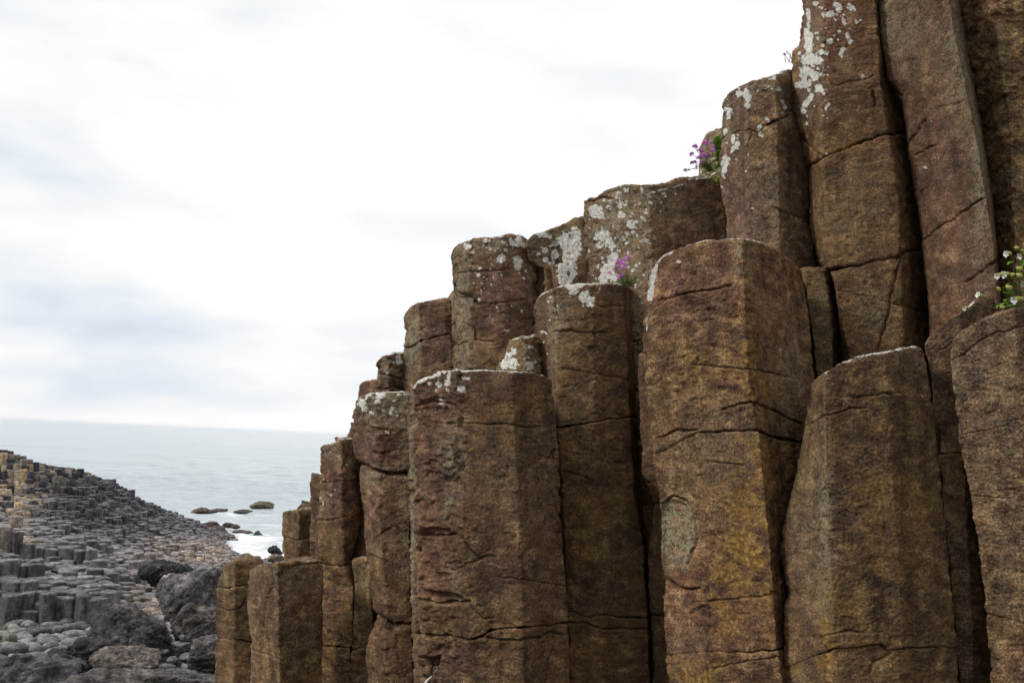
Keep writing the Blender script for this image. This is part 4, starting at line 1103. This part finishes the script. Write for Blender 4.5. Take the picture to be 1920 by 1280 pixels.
def boulder(px, py, Y, sx, sy, sz, rot, label, tint, seed, name='boulder', cat='boulder', group=None, sub=6, lay=0, rough=1.0, nplanes=11, mat=None, peak=0):
    """px,py: centre in the photo; Y distance; half sizes in metres"""
    global n_tri
    if sub not in _ico: _ico[sub] = ico(sub)
    D, Fc = _ico[sub]; rg = np.random.default_rng(seed)
    r = np.full(len(D), 1.0)
    for _ in range(nplanes):
        n = rg.normal(size=3); n /= np.linalg.norm(n); dd = rg.uniform(.56, .88)
        c = D@n; lim = np.where(c > .05, dd/np.maximum(c, .05), 9); kk = 60.0
        r = -np.log(np.exp(-kk*r)+np.exp(-kk*np.minimum(lim, 3)))/kk
    V = D*r[:, None]*np.array([sx, sy, sz])
    if peak: V[:, 0] *= 1-peak*np.clip(V[:, 2]/sz, -.3, 1); V[:, 2] *= 1.2
    m = min(sx, sz)
    A = Matrix.Rotation(rot, 3, 'Y') @ Matrix.Rotation(rg.uniform(-.5, .5), 3, 'Z')
    V = V@np.array(A).T
    N = vnormals(V, [Fc])
    q = V+seed*3.3
    V = V+N*(m*.05*fbm(q*.8/m, 3))[:, None]
    W = q@np.array(Matrix.Rotation(.5+rot, 3, 'Y')).T      # bedding / fracture frame
    t2 = fbm(W*np.array([1.6, 1.3, 4.4])*1.7/m+5, 3)*4.5; f2 = np.floor(t2); terr2 = (f2+sstep(.40, .52, t2-f2))/4.5
    t = fbm(W*np.array([1, 1, 1.6])*1.2/m, 2)*4; fl = np.floor(t); terr = (fl+sstep(.38, .5, t-fl))/4
    crev = np.exp(-(gnoise(W*np.array([1, 1, 2.6])*1.3/m+9)/.035)**2)+.6*np.exp(-(gnoise(W*np.array([2.4, 2, .9])*1.3/m+2)/.04)**2)
    V = V+N*(m*rough*.17*terr+m*rough*.12*terr2-m*rough*.07*crev+m*rough*.022*ridged(W*np.array([1, 1, 2.0])*5/m, 3)+m*rough*.010*gnoise(q*16/m))[:, None]
    if lay:
        s = q@np.array([math.cos(rot+.9), .2, math.sin(rot+.9)])
        s = s/m*lay+1.2*fbm(q*1.5/m, 2); V = V+N*(m*.05*(np.abs((s % 1)-.5)*2-.5))[:, None]
    c = unproj(np.array(float(px)), np.array(float(py)), np.array(float(Y)))
    tt = np.tile(np.array([*tint, 1.0]), (len(V), 1)); tt[:, :3] *= (1+.7*fbm(q*2.6/m, 4))[:, None]*(.75+1.3*sstep(.35, .9, N[:, 2])*sstep(-.3, .3, fbm(q*3/m+4, 3)))[:, None]  # upward faces tinted paler in patches, painting in light on the tops
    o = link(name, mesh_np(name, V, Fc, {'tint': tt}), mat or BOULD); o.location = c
    tag(o, label, cat, group); n_tri += len(Fc)
    return o


BL = (.050, .047, .052); BW = (.085, .072, .062)
boulder(40, 1275, 9.6, .62, .5, .30, .05, 'dark smooth-backed boulder in the bottom left corner of the picture', (.062, .060, .068), 11)
boulder(118, 1248, 10.3, .16, .2, .12, .5, 'small black rock leaning on the right of the corner boulder', (.03, .03, .032), 12, sub=5)
boulder(245, 1290, 9.3, .90, .5, .22, -.03, 'long low boulder with a ribbed back along the bottom edge', (.085, .075, .072), 13, lay=3)
boulder(243, 1240, 10.6, .40, .35, .16, .03, 'brownish flat-topped boulder lying below the big layered one', (.095, .080, .072), 14, lay=2.2)
boulder(252, 1178, 12.6, .66, .55, .27, .18, 'big layered dark boulder sloping towards the pointed boulder', (.058, .051, .051), 15, lay=3.5, rough=1.2)
boulder(190, 1222, 11.9, .46, .45, .28, -.25, 'black craggy boulder at the left foot of the layered one', (.030, .028, .029), 16, rough=1.3)
boulder(362, 1126, 14.2, .58, .5, .42, .55, 'large grey pointed boulder rising beside the cliff foot', (.125, .112, .12), 17, nplanes=9, peak=.75)
boulder(392, 1180, 13.4, .46, .4, .36, .2, 'brown-streaked boulder wedged under the pointed one', (.068, .058, .054), 18, lay=2.5)
boulder(385, 1228, 10.8, .24, .3, .21, -.4, 'rough boulder half hidden by the foot of the leftmost column', (.068, .061, .058), 19)
boulder(316, 1078, 19.5, .56, .45, .27, .08, 'low black boulder with tan stones behind it, above the pointed boulder', (.024, .024, .026), 20, rough=1.2)
for k, (x, y, Y, s) in enumerate([(330, 1208, 11.6, .06), (345, 1212, 11.5, .07), (352, 1232, 11.2, .08), (322, 1238, 11.0, .06), (310, 1222, 11.3, .05), (150, 1218, 12.3, .12), (110, 1226, 11.9, .11), (345, 1195, 12, .05)]):
    boulder(x, y, Y, s*1.3, s, s*.75, 0, 'small grey stone lying in the wet gully between the boulders', (.09, .085, .085), 40+k, name='loose_stone', cat='stone', group='small stones in the gully', sub=4)

# skerries out in the water
boulder(380, 958, 77, 1.1, .9, .30, .02, 'flat brown skerry, leftmost of the rocks lying in the sea', (.075, .055, .042), 31, sub=5, name='sea_rock', cat='rock', rough=1.9)
boulder(414, 956, 78.5, .75, .5, .14, 0, 'sliver of rock just awash right of the flat brown skerry', (.06, .05, .042), 32, sub=4, name='sea_rock', cat='rock', rough=1.9)
boulder(456, 959, 78.5, .8, .6, .16, 0, 'low dark reef awash in the foam below the highest skerry', (.055, .042, .036), 33, sub=5, name='sea_rock', cat='rock', rough=1.9)
boulder(492, 948, 85, 1.15, 1, .36, .03, 'highest olive-topped skerry out in the sea', (.080, .070, .042), 34, sub=5, name='sea_rock', cat='rock', rough=1.9, nplanes=16)
rk = [(428, 984, 66, .40, .2), (441, 987, 65.5, .33, .16), (452, 998, 64, .55, .22), (466, 1000, 63.5, .5, .2), (482, 1003, 63, .42, .28), (395, 985, 66, .7, .3), (408, 995, 64, .7, .32), (418, 1003, 62, .55, .3), (428, 1008, 61, .45, .25), (412, 1014, 59, .45, .4), (398, 1016, 58, .4, .35), (416, 1022, 57, .3, .3), (402, 1030, 55, .25, .2)]
TIP = ['small reddish rock awash, upper left of the pair off the causeway tip', 'small dark rock right of the reddish one off the causeway tip', 'flat dark rock between the tip of the causeway and the outermost rocks', 'dark rock, second from the outer end of the string off the tip', 'outermost dark rock of the string off the tip, white water round it', 'brownish rock where the causeway ridge meets the sea', "brownish rock just seaward of the ridge's last columns", 'dark rock lower down the brownish ridge end', "small dark rock at the inlet's upper left corner", 'dark upright rock at the edge of the white inlet', 'dark rock on the shore left of the white inlet', 'small black rock poking into the white inlet', 'lowest black rock on the left shore of the white inlet']
for k, (x, y, Y, s, h) in enumerate(rk):
    boulder(x, y, Y, s, s*.8, h, .05*(k % 3-1), TIP[k], (.055, .040, .038), 60+k, sub=4, name='shore_rock', cat='rock', group='wave-washed rocks at the tip of the causeway')
boulder(518, 1047, 44, .38, .35, .22, .2, 'rounded tan rock at the water beside the small square-topped column', (.13, .10, .07), 90, sub=5, rough=1.8, name='shore_rock', cat='rock')
boulder(516, 1034, 50, .42, .3, .24, .5, 'black wet rock splashed by foam beside the small square-topped column', (.03, .027, .03), 94, sub=5, rough=2.4, name='shore_rock', cat='rock')

# ------------------------------------------------------------------ sea
def sea():
    xs = np.concatenate([-np.geomspace(9000, 62, 26), np.linspace(-60, 40, 300), np.geomspace(42, 9000, 26)])
    ys = np.concatenate([[-3000, -800, -200, -60, -20, 0, 20], np.linspace(30, 130, 380), np.geomspace(131, 500, 160), np.geomspace(515, 14000, 30)])
    X, Y = np.meshgrid(xs, ys); P = np.stack([X, Y, X*0], -1).reshape(-1, 3)
    dist = np.hypot(P[:, 0], P[:, 1]); a = np.clip(dist/60, .4, 2.2)*(dist < 520)
    z = .13*gnoise(P*np.array([.30, .75, 1])+3)*a+.055*gnoise(P*np.array([.8, 1.9, 1])+8)*a*(dist < 135)+.10*gnoise(P*np.array([.06, .16, 1])+5)*a
    P[:, 2] = z
    tz = terrain(P[:, 0], P[:, 1]); near = (dist < 130) & (P[:, 1] > 0)
    near2 = (dist < 100)
    n1 = fbm(P*np.array([.5, .8, 1]), 4)
    foam = np.where(near, sstep(-2.6, -.2, tz+1.6*n1), 0)
    # surf wash in the little inlet and around the skerries
    px, py = project(P)
    for (cx, cy, Yc, rx, ry, s) in [(470, 1022, 56, 5.0, 7.0, .80), (440, 1005, 60, 4, 4, .7), (456, 965, 77, 5.5, 4, .7), (430, 978, 69, 8, 7, .62), (505, 1000, 62, 5, 8, .65), (500, 985, 68, 5, 7, .55), (400, 965, 78, 6, 5, .4)]:
        c = unproj(np.array(float(cx)), np.array(float(cy)), np.array(float(Yc)))
        foam = np.maximum(foam, s*np.exp(-(((P[:, 0]-c[0])/rx)**2+((P[:, 1]-c[1])/ry)**2)))
    n, m = len(xs), len(ys); i = np.arange(n*m).reshape(m, n)
    Q = np.stack([i[:-1, :-1], i[:-1, 1:], i[1:, 1:], i[1:, :-1]], -1).reshape(-1, 4)
    mt, b = new_mat('sea_water')
    g = b.n('ShaderNodeNewGeometry').outputs['Position']
    at = b.n('ShaderNodeAttribute', attribute_name='foam').outputs['Fac']
    w1 = b.noise(b.mapping(g, scale=(.30, 1.0, 1), rot=(0, 0, .15)), 1.1, 6, .62, .3)
    w2 = b.noise(b.mapping(g, scale=(.35, 1.0, 1), rot=(0, 0, -.2)), 5.0, 4, .6)
    w3 = b.noise(b.mapping(g, scale=(.02, .09, 1)), 1.0, 4, .6)
    w0 = b.noise(b.mapping(g, scale=(.35, 1.0, 1), rot=(0, 0, .1)), .26, 4, .6, .3)
    h = b.math('ADD', b.math('ADD', b.math('MULTIPLY', w1, .16), b.math('MULTIPLY', w2, .03)), b.math('ADD', b.math('MULTIPLY', w3, 1.1), b.math('MULTIPLY', w0, .75)))
    fo = b.math('ADD', at, b.math('MULTIPLY', b.math('SUBTRACT', b.noise(b.mapping(g, scale=(.45, 1, 1)), 1.0, 8, .72, .8), .5), 2.1))
    ff = b.maprange(fo, .50, .95)
    col = b.mix(ff, (.42, .48, .52), (.80, .82, .84))
    p = b.n('ShaderNodeBsdfPrincipled'); b.put(p.inputs['Base Color'], col); b.put(p.inputs['Roughness'], b.maprange(ff, 0, 1, .22, .8))
    p.inputs['IOR'].default_value = 1.34; b.link(bump(b, h, 1.0, 1.0), p.inputs['Normal'])
    o = b.n('ShaderNodeOutputMaterial'); b.link(p.outputs[0], o.inputs[0])
    ob = link('sea', mesh_np('sea', P, Q, {'foam': foam}), mt); ob['kind'] = 'structure'


sea()


def haze():
    me = bpy.data.meshes.new('haze'); x0, x1, y0, y1, z0, z1 = -9500, 9500, -3300, 14500, -7.5, 13.0
    v = [(x, y, z) for z in (z0, z1) for y in (y0, y1) for x in (x0, x1)]
    me.from_pydata(v, [], [(0, 2, 3, 1), (4, 5, 7, 6), (0, 1, 5, 4), (2, 6, 7, 3), (0, 4, 6, 2), (1, 3, 7, 5)])
    m = bpy.data.materials.new('sea_haze'); m.use_nodes = True; m.node_tree.nodes.clear(); b = NB(m.node_tree)
    p = b.n('ShaderNodeVolumePrincipled'); p.inputs['Density'].default_value = 1.3e-4; p.inputs['Color'].default_value = (1, 1, 1, 1); p.inputs['Anisotropy'].default_value = .85
    o = b.n('ShaderNodeOutputMaterial'); b.link(p.outputs[0], o.inputs['Volume'])
    ob = link('haze', me, m); ob['kind'] = 'stuff'


haze()

# ------------------------------------------------------------------ flowers
def plain(name, c, rough=.6, sub=0, var=.3):
    m, b = new_mat(name); g = b.n('ShaderNodeNewGeometry').outputs['Position']
    k = b.ramp(b.noise(g, 120, 3), [(.3, 1-var), (.7, 1+var)])
    return finish(m, b, b.mix(1.0, (*c, 1), k, 'MULTIPLY'), rough, None)


GREEN = plain('plant_green', (.20, .36, .04)); LEAFD = plain('dark_leaf', (.08, .14, .03)); STEM = plain('flower_stem', (.12, .13, .05))
PINK = plain('thrift_pink', (.80, .36, .78)); PURP = plain('thrift_purple', (.52, .20, .58)); WHITE = plain('campion_white', (.75, .75, .72), var=.08); CALYX = plain('campion_calyx', (.34, .32, .09))


def tube(p0, p1, r0, r1, bend=(0, 0, 0), n=6, s=5):
    p0, p1, bend = map(lambda v: np.array(v, float), (p0, p1, bend)); V = []
    for i in range(n+1):
        t = i/n; c = p0*(1-t)+p1*t+bend*4*t*(1-t); r = r0*(1-t)+r1*t
        d = (p1-p0)+bend*4*(1-2*t); d /= np.linalg.norm(d)+1e-9
        a = np.cross(d, [.3, .9, .1]); a /= np.linalg.norm(a); e = np.cross(d, a)
        for k in range(s):
            th = 2*math.pi*k/s; V.append(c+r*(a*math.cos(th)+e*math.sin(th)))
    Q = [(i*s+k, i*s+(k+1) % s, (i+1)*s+(k+1) % s, (i+1)*s+k) for i in range(n) for k in range(s)]
    return np.array(V), np.array(Q)


def petal(c, d, L, wdt, up):
    """a cupped petal quad strip from c along d"""
    d = d/np.linalg.norm(d); s = np.cross(d, up); s /= np.linalg.norm(s)+1e-9; u = np.cross(s, d)
    V = [c+s*.25*wdt, c-s*.25*wdt, c+d*L*.55+s*wdt*.5+u*L*.14, c+d*L*.55-s*wdt*.5+u*L*.14, c+d*L+s*wdt*.22+u*L*.05, c+d*L-s*wdt*.22+u*L*.05, c+d*L*.55-u*L*.02]
    Q = [(0, 1, 6, 2), (1, 3, 6, 6), (2, 6, 5, 4), (6, 3, 5, 5)]
    T = [(0, 1, 6), (0, 6, 2), (1, 3, 6), (2, 6, 4), (6, 5, 4), (6, 3, 5)]
    return np.array(V), np.array(T)


def merge(parts):
    V, T, base = [], [], 0
    for v, t in parts:
        if t.shape[1] == 4: t = np.concatenate([t[:, [0, 1, 2]], t[:, [0, 2, 3]]])
        V.append(v); T.append(t+base); base += len(v)
    return np.concatenate(V), np.concatenate(T)


def thrift_head(R, rg, L):
    """a ball of small papery petals"""
    parts = []
    for i in range(26):
        th = i*2.399; z = 1-1.35*i/26; q = math.sqrt(max(0, 1-z*z)); d = np.array([q*math.cos(th), q*math.sin(th), z])
        parts.append(petal(d*R*.35, d+rg.normal(size=3)*.12, R*.75, R*.55, np.array([.1, .2, 1.])))
    return merge(parts)


def part(name, geo, mat, parent, org):
    V, T = geo; return link(name, mesh_np(name, V-org, T, smooth=False), mat, parent)


def thrift(label, foot, heads, Y, seed, R=.0085, cushion=None, leaves=40):
    rg = np.random.default_rng(seed)
    base = unproj(np.array(float(foot[0])), np.array(float(foot[1])), np.array(Y)); root = thing('thrift_plant', label, 'flowering plant', base)
    lv = []
    for i in range(leaves):
        s = base+rg.normal(size=3)*np.array([.014, .012, .004])
        e = s+np.array([rg.normal()*.018-.004, rg.normal()*.015-.006, rg.uniform(.012, .035)]); lv.append(tube(s, e, .0013, .0004, rg.normal(size=3)*.003, 3, 4))
    part('leaf_tuft', merge(lv), LEAFD, root, base)
    for (hx, hy, col, sc) in heads:
        h = unproj(np.array(float(hx)), np.array(float(hy)), np.array(Y-.03+rg.uniform(-.03, .03)))
        g = tube(base+rg.normal(size=3)*.006, h, .0009, .0007, np.array([rg.normal()*.006, 0, .01]), 6, 5)
        st = part('stem', merge([g]), STEM, root, base)
        V, T = thrift_head(R*sc, rg, 1)
        ax = rg.normal(size=3); A = np.array(Matrix.Rotation(rg.uniform(-.9, .9), 3, Vector((ax[0], ax[1], .1)).normalized()))
        o = link('flower', mesh_np('flower', V@A.T, T, smooth=False), col, root); o.location = Vector(h)-Vector(base)
    if cushion:
        for (cx, cy, w, hh, Yc) in cushion:
            c = unproj(np.array(float(cx)), np.array(float(cy)), np.array(Yc)); ps = []
            for i in range(520):
                d = rg.normal(size=3); d /= np.linalg.norm(d); d[1] = -abs(d[1])*.8
                s = c+d*np.array([w, w*.7, hh])*rg.uniform(.75, 1)
                ps.append(petal(s, d+rg.normal(size=3)*.5+np.array([-.2, 0, .5]), .011, .0035, np.array([.2, -.7, .5])))
            ps.append(None); ps.pop()
            D, Fc = _ico[4]; core = D*np.array([w, w*.7, hh])*.82+c; ps.append((core, Fc))
            part('leaf_cushion', merge(ps), GREEN, root, base)
    return root


thrift('purple thrift with a bright green cushion growing on the skyline beside the round-shouldered column', (1330, 318),
       [(1303, 276, PURP, .95), (1298, 290, PURP, .85), (1312, 284, PINK, 1.1), (1322, 270, PINK, 1.15), (1318, 293, PINK, 1.1), (1310, 297, PINK, .9), (1337, 284, PINK, 1.1), (1298, 306, PURP, .7), (1303, 304, PURP, .55), (1318, 306, PINK, .9),
        (1306, 313, PURP, .55), (1285, 320, PURP, .65), (1291, 319, PURP, .5), (1333, 268, PINK, .6), (1338, 276, PINK, .7), (1326, 292, PINK, .7)], 3.72, 5, R=.0125, leaves=70,
       cushion=[(1346, 272, .014, .028, 3.72), (1349, 298, .010, .030, 3.70)])
thrift('pink thrift sprig rooted in the crevice at the foot of the grey lichen-mottled face', (1176, 534),
       [(1162, 491, PINK, 1.1), (1168, 496, PINK, 1.2), (1174, 487, PINK, .9), (1179, 482, PINK, .7), (1160, 500, PINK, .8), (1165, 506, PINK, .7), (1142, 512, PINK, .7), (1158, 520, PINK, .9), (1166, 517, PINK, .8), (1152, 505, PINK, .5), (1170, 503, PINK, .9)], 3.66, 6, R=.0115, leaves=60)
thrift('single faded seed head on a thin stalk leaning out at the skyline near the top', (1484, 118),
       [(1470, 103, PURP, .9), (1476, 98, PURP, .5)], 3.42, 8, R=.007, leaves=6)


def campion(label, base_px, Y, blooms, buds, leaves, seed, fol=1.0):
    rg = np.random.default_rng(seed)
    base = unproj(np.array(float(base_px[0])), np.array(float(base_px[1])), np.array(Y)); root = thing('campion_plant', label, 'flowering plant', base)
    def bag(c, d, L, R):
        d = d/np.linalg.norm(d); a = np.cross(d, [0, .3, 1]); a /= np.linalg.norm(a); e = np.cross(d, a); V = []; prof = [(0, .25), (.12, .75), (.4, 1), (.7, .9), (.9, .6), (1, .5)]
        for t, q in prof:
            for k in range(8):
                th = k*math.pi/4; V.append(c+d*L*1.2*t+1.25*R*q*(a*math.cos(th)+e*math.sin(th)))
        Q = [(i*8+k, i*8+(k+1) % 8, i*8+8+(k+1) % 8, i*8+8+k) for i in range(len(prof)-1) for k in range(8)]
        V.append(c); b0 = len(V)-1
        T = np.array(Q); T = np.concatenate([T[:, [0, 1, 2]], T[:, [0, 2, 3]], np.array([(b0, (k+1) % 8, k) for k in range(8)])])
        return np.array(V), T
    for kind, lst in (('bloom', blooms), ('bud', buds)):
        for (x, y, dx, dy, s) in lst:
            h = unproj(np.array(float(x)), np.array(float(y)), np.array(Y-.04+rg.uniform(-.02, .02)))
            d = dx*RT-dy*UP*1.0+np.array([0, -.35, 0]); L = .016*s
            c = h-d/np.linalg.norm(d)*L
            g = tube(base+rg.normal(size=3)*np.array([.02, .01, .004]), c, .0010, .0008, np.array([rg.normal()*.008, 0, .012]), 6, 5)
            st = part('stem', merge([g]), STEM, root, base)
            cal = link('calyx', mesh_np('calyx', *[(lambda q: (q[0]-base, q[1]))(bag(c, d, L, .0058*s))][0]), CALYX, root)
            if kind == 'bloom':
                ps = []
                dn = d/np.linalg.norm(d); a = np.cross(dn, [0, .2, 1]); a /= np.linalg.norm(a); e = np.cross(dn, a)
                for k in range(5):
                    for dt in (-.2, .2):
                        th = k*2*math.pi/5+dt; ps.append(petal(h, a*math.cos(th)+e*math.sin(th)+dn*.35, .0105*s, .0065*s, dn))
                part('flower', merge(ps), WHITE, root, base)
    for k in range(16):
        leaves = leaves+[(base_px[0]+rg.uniform(-36, 40)*fol, base_px[1]-rg.uniform(2, 70)*fol, rg.choice([-1, 1]), rg.uniform(-.6, .9), rg.uniform(.6, 1.0))]
    lv = []
    for (x, y, dx, dy, s) in leaves:
        c = unproj(np.array(float(x)), np.array(float(y)), np.array(Y-.02)); d = dx*RT-dy*UP+np.array([0, -.2, 0])
        g = tube(base, c, .0009, .0007, (0, 0, .006), 5, 4); part('stem', merge([g]), STEM, root, base)
        part('leaf', petal(c, d, .028*s, .010*s, np.array([0, -.5, 1.])), GREEN, root, base)
    return root


campion('white sea campion spreading over the ledge at the right edge of the picture', (1905, 590), 2.78,
        [(1888, 476, -1, .1, 1.0), (1914, 480, -1, .3, 1.0), (1871, 517, -1, .3, 1.0), (1884, 515, -1, .1, 1.15), (1903, 562, -.9, .3, 1.15), (1919, 533, -1, .1, .8), (1835, 553, -1, -.3, .9), (1809, 578, -.9, .4, .7)],
        [(1903, 466, -1, .2, .9), (1906, 505, -1, .1, 1.3), (1906, 517, -1, 0, 1.3), (1887, 540, -1, .1, 1.2), (1868, 541, -1, -.3, 1.0), (1912, 560, -1, -.1, 1.0), (1876, 577, -1, .2, .9), (1895, 516, -1, 0, 1.1), (1918, 476, -1, .3, .8), (1914, 470, -1, 0, .7)],
        [(1880, 548, 1, .4, 1.0), (1885, 575, 1, -.1, 1.0), (1862, 565, -1, -.3, .8), (1895, 580, 1, .1, .9), (1880, 560, .6, 1, .9), (1908, 545, 1, .3, 1.1), (1912, 520, -1, .2, 1.0), (1900, 490, -1, .5, .8), (1916, 500, .2, -1, .9), (1890, 583, -1, .1, .8)], 9)
campion('few pale campion blossoms at the foot of the skyline thrift', (1343, 345), 3.66,
        [(1335, 300, -.3, -1, .8), (1338, 328, -.5, -.8, 1.0), (1316, 320, -1, .2, .8), (1341, 297, .3, -1, .7)], [(1343, 334, -.3, -.6, 1.0), (1326, 326, -1, .2, .8), (1345, 304, 0, -1, .8)], [(1346, 340, .2, -1, .8), (1330, 325, -1, 0, .7)], 10, fol=.3)
print('TRIS', n_tri, 'objects', len(bpy.data.objects))
